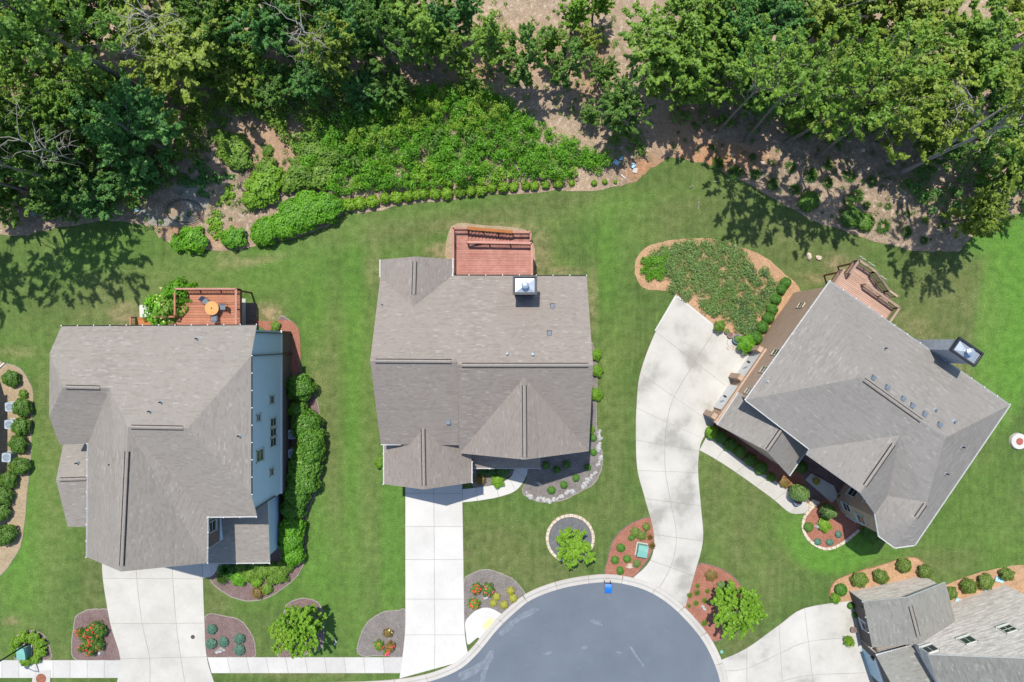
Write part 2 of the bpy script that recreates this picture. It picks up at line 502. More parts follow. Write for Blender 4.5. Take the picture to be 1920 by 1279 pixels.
    M["iron"] = plain("cast_iron", (0.06, 0.048, 0.045), 0.8)
    M["redlid"] = plain("red_lid", (0.28, 0.08, 0.065), 0.7)
    M["tactile"] = plain("yellow_tactile", (0.68, 0.56, 0.25), 0.8, var=0.1)
    M["rock"] = plain("pale_rock", (0.34, 0.335, 0.325), 0.9, 0.2, var=0.35, scale=4)
    M["rock_tan"] = plain("tan_rock", (0.46, 0.37, 0.29), 0.9, 0.2, var=0.35, scale=4)
    M["stone_edge"] = plain("edging_stone", (0.44, 0.38, 0.30), 0.9, 0.2, var=0.3, scale=5)
    M["bark"] = plain("grey_bark", (0.155, 0.138, 0.12), 0.95, 0.1, var=0.4, scale=6)
    M["bark_pale"] = plain("pale_bark", (0.25, 0.237, 0.213), 0.9, 0.15, var=0.3, scale=5)
    M["terracotta"] = plain("clay_pot", (0.30, 0.21, 0.15), 0.8)
    M["pot_blue"] = plain("blue_glazed_pot", (0.10, 0.17, 0.24), 0.35)
    M["paleblue"] = plain("pale_blue_plastic", (0.30, 0.52, 0.64), 0.5)
    M["door_shade_blue"] = plain("shade_blue_door", (0.30, 0.44, 0.52), 0.5)  # white garage door; the blue of its shade is put into the colour
    M["netting"] = plain("black_netting", (0.05, 0.055, 0.058), 0.9)
    M["red"] = plain("red_petals", (0.62, 0.06, 0.045), 0.6, var=0.3, scale=20)
    M["pink"] = plain("pink_petals", (0.66, 0.08, 0.16), 0.6, var=0.3, scale=20)
    M["yellowfl"] = plain("yellow_petals", (0.75, 0.68, 0.28), 0.6)
    # foliage
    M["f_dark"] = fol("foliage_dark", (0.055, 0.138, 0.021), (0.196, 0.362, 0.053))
    M["f_blue"] = fol("foliage_bluish", (0.043, 0.142, 0.031), (0.156, 0.360, 0.072))
    M["f_mid"] = fol("foliage_mid", (0.083, 0.182, 0.020), (0.275, 0.440, 0.057))
    M["f_yellow"] = fol("foliage_yellow", (0.124, 0.205, 0.022), (0.367, 0.464, 0.070))
    M["f_lime"] = fol("foliage_lime", (0.100, 0.240, 0.014), (0.275, 0.480, 0.036))
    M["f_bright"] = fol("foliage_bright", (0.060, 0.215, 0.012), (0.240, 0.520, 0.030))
    M["f_box"] = fol("foliage_boxwood", (0.034, 0.115, 0.010), (0.110, 0.260, 0.028), 0.2)
    M["f_olivebox"] = fol("foliage_olive_shrub", (0.078, 0.138, 0.018), (0.185, 0.270, 0.048), 0.2)
    M["f_juniper"] = fol("foliage_juniper", (0.082, 0.155, 0.036), (0.170, 0.270, 0.070), 0.2)
    M["f_juniper2"] = fol("foliage_deep_juniper", (0.028, 0.085, 0.032), (0.070, 0.150, 0.055), 0.15)
    M["f_blueshrub"] = fol("foliage_blue_spruce", (0.060, 0.150, 0.105), (0.130, 0.260, 0.185), 0.15)
    M["f_gold"] = fol("foliage_gold", (0.264, 0.272, 0.032), (0.384, 0.376, 0.072), 0.2)
    M["f_chart"] = fol("foliage_chartreuse", (0.105, 0.225, 0.012), (0.250, 0.425, 0.032), 0.25)
    M["f_spray"] = fol("foliage_pale_spray", (0.13, 0.25, 0.018), (0.33, 0.50, 0.055))
    M["f_hedge"] = fol("foliage_hedge", (0.045, 0.135, 0.012), (0.150, 0.320, 0.032), 0.25)
    M["f_rust"] = fol("foliage_russet", (0.12, 0.09, 0.02), (0.28, 0.19, 0.05), 0.2)
    M["f_grass"] = fol("foliage_tuft", (0.045, 0.12, 0.016), (0.12, 0.24, 0.04), 0.3)
mats()
# ------------------------------------------------------------ ground
WOODS = [(-700, 452), (-300, 448), (0, 443), (60, 438), (130, 424), (200, 414), (262, 420), (300, 442), (330, 463), (385, 470), (460, 465),
         (530, 450), (600, 432), (640, 404), (700, 396), (800, 379), (900, 368), (1000, 362), (1100, 357), (1165, 349), (1205, 330),
         (1232, 308), (1268, 296), (1330, 311), (1380, 336), (1440, 366), (1500, 402), (1560, 427), (1640, 452), (1700, 468),
         (1760, 472), (1800, 468), (1824, 442), (1840, 425), (1900, 406), (1970, 398), (2600, 380)]
woods_edge = wob(smooth_path(WOODS, 5), 3.0, 3)

def lawn_grid():
    def axis(lo, hi, st, far):
        a = list(np.arange(lo, hi + 1e-6, st)); out = []
        d = st * 2; x = hi
        while x < far: x += d; d *= 1.5; out.append(x)
        neg = []; d = st * 2; x = lo
        while x > -far: x -= d; d *= 1.5; neg.append(x)
        return np.array(neg[::-1] + a + out)
    xs = axis(-54, 54, 0.35, 320); ys = axis(-38, 38, 0.35, 320)
    X, Y = np.meshgrid(xs, ys); nx, ny = len(xs), len(ys)
    V = np.stack([X.ravel(), Y.ravel(), np.zeros(X.size)], 1)
    i = np.arange(nx * ny).reshape(ny, nx)
    Q = np.stack([i[:-1, :-1].ravel(), i[:-1, 1:].ravel(), i[1:, 1:].ravel(), i[1:, :-1].ravel()], 1)
    me = np_mesh("lawn", V, Q)
    px = X.ravel() / MPP + 960; py = 639.5 - Y.ravel() / MPP
    def blob(cx, cy, rx, ry, rot=0.0, soft=0.5):
        c, s = math.cos(rot), math.sin(rot); dx = px - cx; dy = py - cy
        d = np.sqrt(((dx * c + dy * s) / rx) ** 2 + ((-dx * s + dy * c) / ry) ** 2)
        t = np.clip((1 + soft - d) / (2 * soft), 0, 1); return t * t * (3 - 2 * t)
    lush = np.zeros(px.size); dry = np.zeros(px.size); soil = np.zeros(px.size)
    for b in [(60, 980, 70, 190, 0.1, 0.7, 0.75), (40, 660, 130, 70, 0, 0.8, 0.25), (430, 510, 200, 55, -0.1, 0.7, 0.5), (590, 560, 60, 90, 0, .7, .35),
              (655, 700, 26, 330, 0.0, 0.6, 0.4), (735, 1000, 22, 230, 0, .6, .55), (625, 1080, 40, 150, 0, .7, .35), (530, 1090, 110, 40, -.3, .7, .4),
              (1890, 600, 62, 210, 0.12, 0.2, 0.85), (1880, 450, 70, 40, 0, .4, .8), (1560, 1015, 88, 62, 0.1, 0.16, 0.85), (1500, 990, 45, 50, 0, .2, .6), (1660, 1045, 60, 25, -.2, .6, .4),
              (1140, 470, 26, 130, 0, .7, .45), (1160, 420, 60, 60, 0, .8, .3), (1150, 640, 25, 200, 0, .7, .25), (950, 960, 90, 30, 0, .8, .2),
              (1500, 900, 80, 40, .5, .8, .18), (1800, 940, 120, 120, 0, .8, .22), (1880, 1020, 60, 60, 0, .7, .3), (200, 480, 130, 70, 0, .8, .3), (60, 1140, 60, 70, 0, .8, .3)]:
        lush = np.maximum(lush, blob(*b[:6]) * b[6])
    # mowing lanes
    lanes = (np.sin(px / 15.0) * 0.5 + 0.5) * blob(650, 900, 85, 420, 0, 0.4) * 0.4
    lanes += (np.sin((py + 0.22 * px) / 11.0) * 0.5 + 0.5) * blob(960, 400, 380, 60, -0.12, 0.4) * 0.3
    lanes += (np.sin((px + 0.3 * py) / 13.0) * 0.5 + 0.5) * blob(1390, 930, 110, 180, 0, 0.4) * 0.25
    lush = np.clip(lush + lanes, 0, 1)
    for b in [(100, 900, 35, 260, 0.03, 0.8, 0.5), (270, 550, 170, 55, -.2, .8, .45), (880, 415, 260, 26, -0.08, 0.8, 0.45), (930, 1030, 90, 70, 0, .8, .4), (1020, 1070, 60, 35, 0, .8, .5),
              (620, 760, 20, 180, 0, .8, .5), (690, 880, 20, 250, 0, .8, .35), (1390, 930, 90, 150, 0, .9, .35), (1760, 600, 90, 120, .3, .8, .5), (1500, 470, 130, 50, .4, .8, .4),
              (1290, 390, 120, 60, 0, .9, .3), (1740, 1060, 90, 25, -.2, .8, .4), (180, 1120, 30, 120, 0, .8, .4), (410, 1120, 25, 70, 0, .8, .5), (575, 1260, 120, 12, 0, .5, .5),
              (60, 1180, 40, 30, 0, .8, .3), (1150, 800, 20, 160, 0, .8, .3), (1040, 380, 160, 20, 0, .8, .3), (1400, 1210, 50, 25, 0, .8, .5), (780, 430, 60, 40, 0, .8, .3), (1820, 760, 60, 60, 0, .8, .3)]:
        dry = np.maximum(dry, blob(*b[:6]) * b[6])
    for b in [(835, 470, 30, 14, 0, .7, .85), (1010, 480, 24, 50, 0, .8, .55), (920, 426, 90, 8, 0, .7, .6), (1050, 508, 40, 8, 0, .7, .6), (500, 590, 30, 20, 0, .6, .9), (235, 590, 28, 20, 0, .7, .7),
              (470, 490, 60, 8, -.15, .7, .55), (430, 480, 26, 14, 0, .7, .4), (20, 1165, 14, 8, 0, .7, .7), (1575, 500, 24, 20, .5, .7, .75), (1530, 522, 40, 10, 0, .7, .55), (1770, 690, 40, 24, .6, .8, .4),
              (1840, 745, 60, 10, .6, .8, .3), (870, 1035, 10, 8, 0, .7, .6), (590, 740, 14, 90, 0, .7, .35), (30, 660, 40, 12, 0, .7, .35), (700, 500, 14, 40, 0, .7, .3), (1112, 560, 8, 60, 0, .7, .5), (1720, 615, 40, 14, .6, .7, .3)]:
        soil = np.maximum(soil, blob(*b[:6]) * b[6])
    for nm, a in (("lush", lush), ("dry", dry), ("soil", soil)):
        at = me.attributes.new(nm, 'FLOAT', 'POINT'); at.data.foreach_set("value", a.astype(np.float32))
    o = link_mesh("lawn", me, M["lawn"]); o["kind"] = "structure"
lawn_grid()

def woods_floor():
    poly = woods_edge + [(2600, -1500), (-700, -1500)]
    pts = [W(*p) for p in poly]
    bm = bmesh.new()
    f = bm.faces.new([bm.verts.new((p.x, p.y, 0.03)) for p in pts])
    bmesh.ops.triangulate(bm, faces=[f])
    for axis, lo, hi, st in (((1, 0, 0), -50, 50, 1.0), ((0, 1, 0), 8, 34, 1.0)):
        v = lo
        while v <= hi:
            bmesh.ops.bisect_plane(bm, geom=bm.verts[:] + bm.edges[:] + bm.faces[:], plane_co=Vector(axis) * v, plane_no=axis)
            v += st
    me = bpy.data.meshes.new("woodland_floor"); bm.to_mesh(me); bm.free()
    co = np.zeros(len(me.vertices) * 3); me.vertices.foreach_get("co", co); co = co.reshape(-1, 3)
    px = co[:, 0] / MPP + 960; py = 639.5 - co[:, 1] / MPP
    clay = np.zeros(len(co))
    for cx, cy, rx, ry, a in [(1350, 295, 90, 26, .9), (1215, 320, 40, 25, .8), (1280, 240, 60, 40, .5), (880, 165, 30, 40, .6), (510, 270, 60, 60, .35), (920, 100, 160, 50, .35), (1110, 130, 30, 60, .4), (1560, 100, 50, 50, .5), (1540, 290, 30, 40, .2), (400, 455, 30, 14, .3), (440, 440, 14, 20, .4), (330, 430, 40, 14, .5)]:
        d = np.sqrt(((px - cx) / rx) ** 2 + ((py - cy) / ry) ** 2); clay = np.maximum(clay, a * np.clip(1.5 - d, 0, 1))
    at = me.attributes.new("clay", 'FLOAT', 'POINT'); at.data.foreach_set("value", clay.astype(np.float32))
    # gentle unevenness of the bank
    h = 0.03 + 0.10 * np.clip((woods_inset(px, py)) / 40.0, 0, 1) * (np.sin(px * 0.05 + py * 0.03) + np.sin(py * 0.07 - px * 0.021) + 2) * 0.5
    co[:, 2] = h
    me.vertices.foreach_set("co", co.ravel()); me.update()
    n = me.polygons
    if n and n[0].normal.z < 0: me.flip_normals()
    o = link_mesh("woodland_floor", me, M["litter"]); o["kind"] = "structure"
def woods_inset(px, py):
    e = np.array(woods_edge); yb = np.interp(px, e[:, 0], e[:, 1]); return yb - py
woods_floor()

def ring_pts(cx, cy, rx, ry, n=28, rot=0.0):
    return [(cx + rx * math.cos(a) * math.cos(rot) - ry * math.sin(a) * math.sin(rot), cy + rx * math.cos(a) * math.sin(rot) + ry * math.sin(a) * math.cos(rot))
            for a in [2 * math.pi * i / n for i in range(n)]]

# ------------------------------------------------------------ road, kerb, drives, walks
def strip_slabs(name, st, lanes, m, z=0.05, gap=0.022, sub=4, child="slab", ext=None, base=True):
    """paved strip from stations (lx,ly,rx,ry): a bed of joint dirt and one child slab for each field between joints"""
    n = len(st)
    Ls = smooth_path([(s[0], s[1]) for s in st], sub); Rs = smooth_path([(s[2], s[3]) for s in st], sub)
    outline = Ls + Rs[::-1]
    pl = [W(*p) for p in outline]
    if base:
        mb = MB(); mb.prism([(p.x, p.y) for p in pl], 0.0, z - 0.012)
        root = mb.build(name, M["joint"]); root["kind"] = "structure"
    else:
        root = None
    for i in range(n - 1):
        for j in range(len(lanes) - 1):
            a, b = lanes[j], lanes[j + 1]
            seg = range(i * sub, (i + 1) * sub + 1)
            A = [W(Ls[k][0] + (Rs[k][0] - Ls[k][0]) * a, Ls[k][1] + (Rs[k][1] - Ls[k][1]) * a) for k in seg]
            B = [W(Ls[k][0] + (Rs[k][0] - Ls[k][0]) * b, Ls[k][1] + (Rs[k][1] - Ls[k][1]) * b) for k in seg]
            poly = A + B[::-1]
            c = sum(poly, Vector()) / len(poly)
            ins = []
            for p in poly:
                d = p - c; L = d.length
                ins.append(c + d * (1 - gap / max(L, 0.1)))
            mb = MB(); mb.prism([(p.x, p.y) for p in ins], 0.0, z, bottom=False)
            mb.build(child, m, root)
    return root

ASPH = [(-600, 1302), (0, 1301), (400, 1297), (600, 1294), (720, 1290), (798, 1279), (857, 1257), (893, 1227), (932, 1180), (965, 1148), (1000, 1122), (1060, 1101), (1132, 1091),
        (1182, 1097), (1225, 1113), (1266, 1142), (1307, 1186), (1332, 1226), (1350, 1276), (1356, 1330), (1340, 1400), (1290, 1460)]
road_edge = smooth_path(ASPH, 6)
sheet("road", road_edge + [(1250, 1620), (-600, 1620)], 0.012, M["asphalt"])
def offset_px(pts, d):
    out = []
    for i, p in enumerate(pts):
        a = pts[max(i - 1, 0)]; b = pts[min(i + 1, len(pts) - 1)]
        tx, ty = b[0] - a[0], b[1] - a[1]; L = math.hypot(tx, ty) or 1
        out.append((p[0] + ty / L * d, p[1] - tx / L * d))
    return out
def kerb():
    pts = smooth_path(ASPH, 8)
    # resample evenly: one kerb length about 3 m
    acc = [0.0]
    for a, b in zip(pts, pts[1:]): acc.append(acc[-1] + math.hypot(b[0] - a[0], b[1] - a[1]))
    def at(s):
        for i in range(len(acc) - 1):
            if acc[i + 1] >= s:
                t = (s - acc[i]) / max(acc[i + 1] - acc[i], 1e-6); return (pts[i][0] + (pts[i + 1][0] - pts[i][0]) * t, pts[i][1] + (pts[i + 1][1] - pts[i][1]) * t)
        return pts[-1]
    L = acc[-1]; step = 61.0; N = int(L / step)
    root = None; mb = MB()
    fine = [at(s) for s in np.arange(0, L, 10)]
    of = offset_px(fine, 15)
    for i in range(len(fine) - 1):
        q = [W(*fine[i]), W(*fine[i + 1]), W(*of[i + 1]), W(*of[i])]
        mb.add([(p.x, p.y, 0.02) for p in q], [(0, 1, 2, 3)])
    root = mb.build("kerb", M["joint"]); root["kind"] = "structure"
    for i in range(N):
        sub = [at(i * step + 0.4 + (step - 0.8) * k / 6) for k in range(7)]
        prof = [(-0.5, 0.028), (5.5, 0.035), (8.5, 0.11), (14.2, 0.12), (14.8, 0.07)]
        rows = [[(W(*p).x, W(*p).y, z) for p in offset_px(sub, d)] for d, z in prof]
        mb = MB()
        for r0, r1 in zip(rows, rows[1:]):
            for k in range(6): mb.quad(r0[k], r0[k + 1], r1[k + 1], r1[k])
        o = mb.build("kerb_stone", M["concrete_kerb"], root)
kerb()
for pi, pts in enumerate(([(1108, 1164), (1116, 1160), (1124, 1166), (1130, 1171), (1126, 1174), (1116, 1170)], [(1088, 1214), (1098, 1211), (1102, 1214), (1094, 1218)],
            [(1155, 1221), (1166, 1222), (1165, 1226), (1157, 1225)], [(1018, 1224), (1034, 1221), (1032, 1226), (1020, 1228)], [(1180, 1214), (1184, 1214), (1207, 1246), (1203, 1247)],
            [(862, 1262), (905, 1238), (918, 1220), (926, 1222), (916, 1246), (870, 1275)], [(936, 1186), (962, 1160), (1000, 1140), (1010, 1143), (975, 1165), (945, 1190)], [(905, 1250), (912, 1238), (918, 1240), (908, 1279), (900, 1279)])):
    sheet("pavement_patch", wob(smooth_path(pts, 4, True), 1.6, len(pts)), 0.016 + 0.0015 * pi, M["efflor"])

# driveway of the left house
strip_slabs("driveway", [(193, 985, 379, 985), (192, 1040, 380, 1040), (193, 1084, 381, 1085), (207, 1169, 384, 1168), (226, 1235, 388, 1231), (218, 1285, 404, 1285)],
            [0, 0.34, 0.70, 1], M["concrete"])
# driveway of the middle house
strip_slabs("driveway", [(760, 880, 867, 880), (760, 925, 867, 925), (760, 987, 868, 987), (760, 1049, 869, 1049), (760, 1123, 870, 1123), (759, 1190, 872, 1190), (749, 1272, 880, 1236)],
            [0, 0.5, 1], M["concrete_white"])
# curved driveway of the right house
strip_slabs("driveway", [(1268, 555, 1432, 684), (1229, 622, 1389, 745), (1200, 700, 1338, 796), (1193, 765, 1318, 822), (1192, 825, 1311, 846), (1195, 882, 1309, 886), (1209, 935, 1314, 948),
                         (1226, 1002, 1318, 1014), (1219, 1050, 1301, 1080), (1187, 1083, 1285, 1138)], [0, 0.46, 1], M["concrete_stained"])
sheet("drive_border", [(1268, 552), (1265, 555), (1227, 620), (1229, 621), (1268, 556.5), (1404, 666), (1406, 663.5)], 0.056, M["concrete_white"])
# driveway of the lower right house
strip_slabs("driveway", [(1352, 1237, 1356, 1300), (1400, 1215, 1400, 1330), (1460, 1172, 1470, 1330), (1508, 1140, 1530, 1330), (1596, 1126, 1660, 1330), (1640, 1120, 1720, 1330)], [0, 0.33, 0.66, 1], M["concrete_stained"])
# sidewalks
strip_slabs("sidewalk", [(x, 1237.5, x, 1271) for x in range(-60, 229, 32)], [0, 1], M["concrete_walk"], sub=1, z=0.044)
strip_slabs("sidewalk", [(389 + i * 36.6, 1232, 397 + i * 36.0, 1262) for i in range(11)], [0, 1], M["concrete_walk"], sub=1, z=0.044)
# ramp with yellow tactile panel
ramp = [(872, 1168), (880, 1155), (893, 1144), (908, 1139), (922, 1141), (934, 1147), (942, 1154), (930, 1167), (905, 1197), (896, 1195), (888, 1201), (877, 1208), (874, 1190)]
mb = MB(); mb.prism([W(*p)[:2] for p in smooth_path(ramp, 3, True)], 0, 0.056)
o = mb.build("kerb_ramp", M["concrete_white"]); o["kind"] = "structure"
mb = MB(); c = W(916, 1169); ax = math.radians(47)
mb.box((c.x, c.y, 0.062), (1.15, 0.62, 0.02), ax)
for i in range(9):
    for j in range(5):
        u = -0.5 + i * 0.125; v = -0.24 + j * 0.12
        mb.box((c.x + u * math.cos(ax) - v * math.sin(ax), c.y + u * math.sin(ax) + v * math.cos(ax), 0.077), (0.05, 0.05, 0.012), ax)
o = mb.build("tactile_panel", M["tactile"], org=(c.x, c.y, 0.06)); tag(o, "yellow tactile paving panel set in the white kerb ramp", "tactile panel")
# walks
strip_slabs("walkway", [(867, 917, 867, 942), (893, 914, 895, 939), (930, 908, 935, 932), (955, 896, 967, 920), (964, 880, 985, 897), (966, 855, 990, 875), (966, 835, 990, 835)], [0, 1], M["concrete_white"], z=0.045)
strip_slabs("walkway", [(1330, 808, 1311, 844), (1360, 838, 1343, 862), (1400, 870, 1380, 886), (1440, 893, 1418, 913), (1480, 917, 1452, 938), (1503, 935, 1482, 962), (1520, 948, 1512, 962)], [0, 1], M["concrete"], z=0.045)
strip_slabs("walkway", [(380, 1050, 381, 1084), (396, 1052, 398, 1080), (412, 1048, 409, 1066)], [0, 1], M["concrete_white"], z=0.045)
# ------------------------------------------------------------ planting beds
def bed(name, pts, m, z=0.035, sm=True, amp=0.8, edge=None, seed=1):
    p = smooth_path(pts, 5, True) if sm else pts
    p = wob(p, amp, seed)
    if edge:
        q = []
        cx = sum(a[0] for a in p) / len(p); cy = sum(a[1] for a in p) / len(p)
        for a in p:
            L = math.hypot(a[0] - cx, a[1] - cy); q.append((a[0] + (a[0] - cx) / L * 2.0, a[1] + (a[1] - cy) / L * 2.0))
        sheet("bed_border", q, z - 0.01, edge)
    return sheet(name, p, z, m)
bed("mulch_bed", [(-20, 690), (10, 684), (35, 690), (52, 712), (62, 740), (60, 790), (58, 850), (53, 900), (48, 960), (42, 1010), (30, 1040), (0, 1078), (-40, 1090), (-60, 900)], M["sand"], seed=2, edge=M["joint"])
bed("mulch_bed", [(138, 1232), (139, 1180), (143, 1158), (160, 1146), (185, 1143), (203, 1146), (212, 1180), (225, 1215), (227, 1236), (180, 1237)], M["mulch_brown"], seed=3, edge=M["joint"])
bed("mulch_bed", [(385, 1157), (420, 1156), (450, 1164), (468, 1185), (477, 1208), (474, 1231), (430, 1231), (388, 1231)], M["mulch_brown"], seed=4, edge=M["joint"])
bed("mulch_bed", [(395, 1085), (405, 1068), (420, 1040), (500, 1035), (525, 960), (520, 700), (522, 600), (545, 603), (560, 625), (563, 690), (590, 740), (605, 820), (600, 900), (575, 960), (572, 1015), (568, 1060), (540, 1095), (500, 1120), (460, 1125), (420, 1110)], M["mulch_brown"], seed=5, edge=M["joint"])
bed("mulch_bed", [(468, 598), (500, 603), (530, 600), (552, 606), (562, 630), (562, 690), (545, 700), (520, 640)], M["mulch_red"], z=0.045, seed=6)
bed("mulch_bed", [(533, 1150), (545, 1130), (568, 1123), (592, 1128), (604, 1148), (606, 1185), (600, 1215), (560, 1228), (520, 1226)], M["mulch_brown"], seed=7, edge=M["joint"])
bed("mulch_bed", [(28, 1212), (34, 1192), (58, 1184), (80, 1190), (92, 1212), (94, 1234), (60, 1238), (30, 1236)], M["mulch_brown"], seed=8, edge=M["joint"])
bed("mulch_bed", [(674, 1226), (676, 1195), (690, 1168), (715, 1150), (745, 1145), (759, 1146), (759, 1190), (757, 1228), (720, 1228)], M["mulch_grey"], seed=9, edge=M["joint"])
bed("mulch_bed", [(871, 1165), (870, 1095), (882, 1078), (910, 1069), (945, 1078), (972, 1097), (984, 1120), (962, 1138), (940, 1152), (905, 1140), (885, 1152)], M["mulch_grey"], seed=10, edge=M["joint"])
bed("mulch_bed", [(895, 850), (960, 850), (970, 870), (962, 886), (940, 902), (900, 913), (886, 908)], M["mulch_grey"], seed=11)
bed("mulch_bed", [(990, 860), (1030, 842), (1095, 800), (1103, 660), (1113, 650), (1120, 700), (1117, 780), (1122, 830), (1128, 850), (1126, 880), (1113, 905), (1080, 925), (1050, 938), (1015, 940), (988, 930), (980, 915), (990, 895)], M["mulch_grey"], seed=12, edge=M["joint"])
bed("gravel_bed", ring_pts(1069, 1009, 40, 40), M["gravel"], sm=False, seed=13)
bed("mulch_bed", [(1137, 1079), (1140, 1050), (1150, 1015), (1172, 990), (1200, 975), (1221, 972), (1227, 1000), (1222, 1030), (1205, 1060), (1181, 1083)], M["mulch_red"], seed=14, edge=M["mulch_brown"], amp=0.3)
bed("mulch_bed", [(1309, 1060), (1330, 1060), (1360, 1072), (1385, 1095), (1400, 1130), (1392, 1165), (1370, 1185), (1338, 1201), (1312, 1172), (1282, 1138), (1295, 1095)], M["mulch_red"], seed=15, edge=M["mulch_brown"], amp=0.3)
# groundcover island by the right house
bed("straw_bed", [(1190, 505), (1196, 480), (1215, 462), (1250, 452), (1300, 447), (1345, 449), (1385, 462), (1430, 480), (1465, 508), (1500, 545), (1470, 590), (1440, 640), (1420, 660), (1404, 664), (1340, 612), (1275, 560), (1255, 546), (1215, 543), (1197, 530)], M["straw"], seed=16)
bed("mulch_bed", [(1322, 790), (1335, 770), (1480, 860), (1505, 895), (1515, 930), (1500, 945), (1470, 920), (1440, 900), (1400, 875), (1360, 843), (1318, 815)], M["mulch_red"], seed=17, amp=0.4)
bed("mulch_bed", [(1478, 862), (1515, 838), (1560, 860), (1610, 900), (1645, 955), (1625, 985), (1570, 960), (1520, 946), (1500, 930)], M["mulch_brown"], z=0.028, seed=27, amp=0.3)
bed("mulch_bed", [(1510, 965), (1525, 952), (1560, 930), (1600, 960), (1625, 985), (1600, 1005), (1580, 1020), (1555, 1027), (1530, 1021), (1512, 1003), (1505, 985)], M["mulch_red"], seed=18, amp=0.4)
bed("straw_bed", [(1558, 1112), (1562, 1096), (1580, 1082), (1625, 1068), (1665, 1056), (1695, 1046), (1720, 1048), (1735, 1065), (1730, 1100), (1600, 1135), (1566, 1130)], M["straw"], seed=19, edge=M["mulch_red"])
bed("straw_bed", [(1740, 1110), (1775, 1096), (1820, 1078), (1870, 1066), (1905, 1060), (1935, 1064), (1960, 1090), (1900, 1125), (1780, 1150), (1740, 1150)], M["straw"], seed=20)
bed("bare_soil", [(300, 380), (330, 355), (360, 330), (385, 345), (395, 370), (388, 400), (380, 415), (320, 425), (280, 420), (262, 395)], M["grey_soil"], z=0.14, seed=21)
bed("bare_soil", [(846, 425), (920, 424), (975, 428), (993, 440), (1003, 470), (1002, 500), (990, 516), (850, 516)], M["sand"], z=0.02, seed=22)

# paved spots
def slab(name, pts, m, z0, z1):
    mb = MB(); mb.prism([W(*p)[:2] for p in pts], z0, z1); o = mb.build(name, m); o["kind"] = "structure"; return o
slab("patio_slab", [(262, 572), (288, 572), (289, 600), (263, 600)], M["concrete_white"], 0, 0.08)
slab("patio_slab", [(449, 560), (461, 560), (461, 622), (449, 622)], M["concrete"], 0, 0.08)
slab("patio", [(462, 568), (480, 568), (480, 622), (462, 622)], M["brick_dark"], 0, 0.05)
slab("storm_inlet_apron", [(62, 1268), (75, 1258), (95, 1256), (95, 1290), (60, 1290)], M["concrete_kerb"], 0, 0.075)

# ------------------------------------------------------------ stones and edging
def stone(name, c, r, m, seed, parent=None, label=None, group=None, flat=0.6, cat="rock"):
    rr = random.Random(seed); bm = bmesh.new(); bmesh.ops.create_icosphere(bm, subdivisions=2, radius=1.0)
    ph = [rr.uniform(0, 6) for _ in range(6)]
    sx, sy = rr.uniform(0.8, 1.25), rr.uniform(0.7, 1.1); rz = rr.uniform(0, 3)
    for v in bm.verts:
        d = 1 + 0.16 * math.sin(3 * v.co.x + ph[0]) + 0.14 * math.sin(4 * v.co.y + ph[1]) + 0.12 * math.sin(5 * v.co.z + ph[2]) + rr.uniform(-0.06, 0.06)
        x, y, z = v.co.x * d * sx, v.co.y * d * sy, max(v.co.z * d * flat, -0.25)
        v.co = (r * (x * math.cos(rz) - y * math.sin(rz)), r * (x * math.sin(rz) + y * math.cos(rz)), r * z)
    me = bpy.data.meshes.new(name); bm.to_mesh(me); bm.free()
    o = link_mesh(name, me, m, parent, org=c if parent is None else None)
    if parent is not None: o.location = Vector(c) - ORG[parent.name]
    else: tag(o, label, cat, group)
    return o
def stone_row(label, path, cat, group, m, r=0.32, jitter=1.2, seed=0, step=6.5):
    acc = 0; k = 0; pts = smooth_path(path, 10); last = None
    for p in pts:
        if last is None or math.hypot(p[0] - last[0], p[1] - last[1]) >= step * random.Random(seed + k).uniform(0.8, 1.4):
            rr = random.Random(seed * 100 + k); last = p
            c = W(p[0] + rr.uniform(-jitter, jitter), p[1] + rr.uniform(-jitter, jitter)); c.z = 0.06
            stone("rock", c, r * rr.uniform(0.6, 1.25), m, seed * 77 + k, None, label, group); k += 1
for i, pth in enumerate(([(1124, 808), (1125, 822), (1121, 838), (1122, 848)], [(1126, 856), (1124, 866), (1120, 874)], [(1117, 885), (1109, 893), (1103, 899), (1096, 908), (1092, 912)],
                         [(1074, 921), (1066, 923), (1061, 926)], [(1052, 930), (1043, 934), (1036, 936)], [(1029, 939), (1022, 938), (1014, 935), (1008, 934)], [(996, 930), (990, 926), (987, 922)])):
    stone_row("pale lichen-covered rock edging the dark mulch bed by the middle house", pth, "rock", "pale rocks round the mulch bed", M["rock"], seed=30 + i, r=.21, step=3.6, jitter=2.0)

def edging(name, pts, label, closed, m, w=0.42, d=0.26, h=0.16, step=8.8):
    P = [W(*p) for p in smooth_path(pts, 12, closed)]
    if closed: P.append(P[0])
    c = sum(P, Vector()) / len(P)
    root = thing(name, (c.x, c.y, 0), label, "edging")
    L = 0; k = 0; acc = 0
    tot = sum((b - a).length for a, b in zip(P, P[1:])); N = max(2, round(tot / (w + 0.035))); st = tot / N
    i = 0; pos = 0.0
    cum = [0.0]
    for a, b in zip(P, P[1:]): cum.append(cum[-1] + (b - a).length)
    for k in range(N):
        s = (k + 0.5) * st
        while cum[i + 1] < s: i += 1
        a, b = P[i], P[i + 1]; t = (s - cum[i]) / (cum[i + 1] - cum[i]); p = a.lerp(b, t)
        dr = (b - a).normalized(); rz = math.atan2(dr.y, dr.x) + random.uniform(-0.05, 0.05)
        mb = MB(); hh = h * random.uniform(0.85, 1.15)
        mb.box((p.x, p.y, hh / 2), (st - 0.035, d * random.uniform(0.9, 1.1), hh), rz)
        mb.build("edging_block", m, root)
edging("stone_edging", ring_pts(1069, 1009, 43, 43, 20), "ring of tan edging blocks round the dark gravel tree bed", True, M["stone_edge"], 0.4)
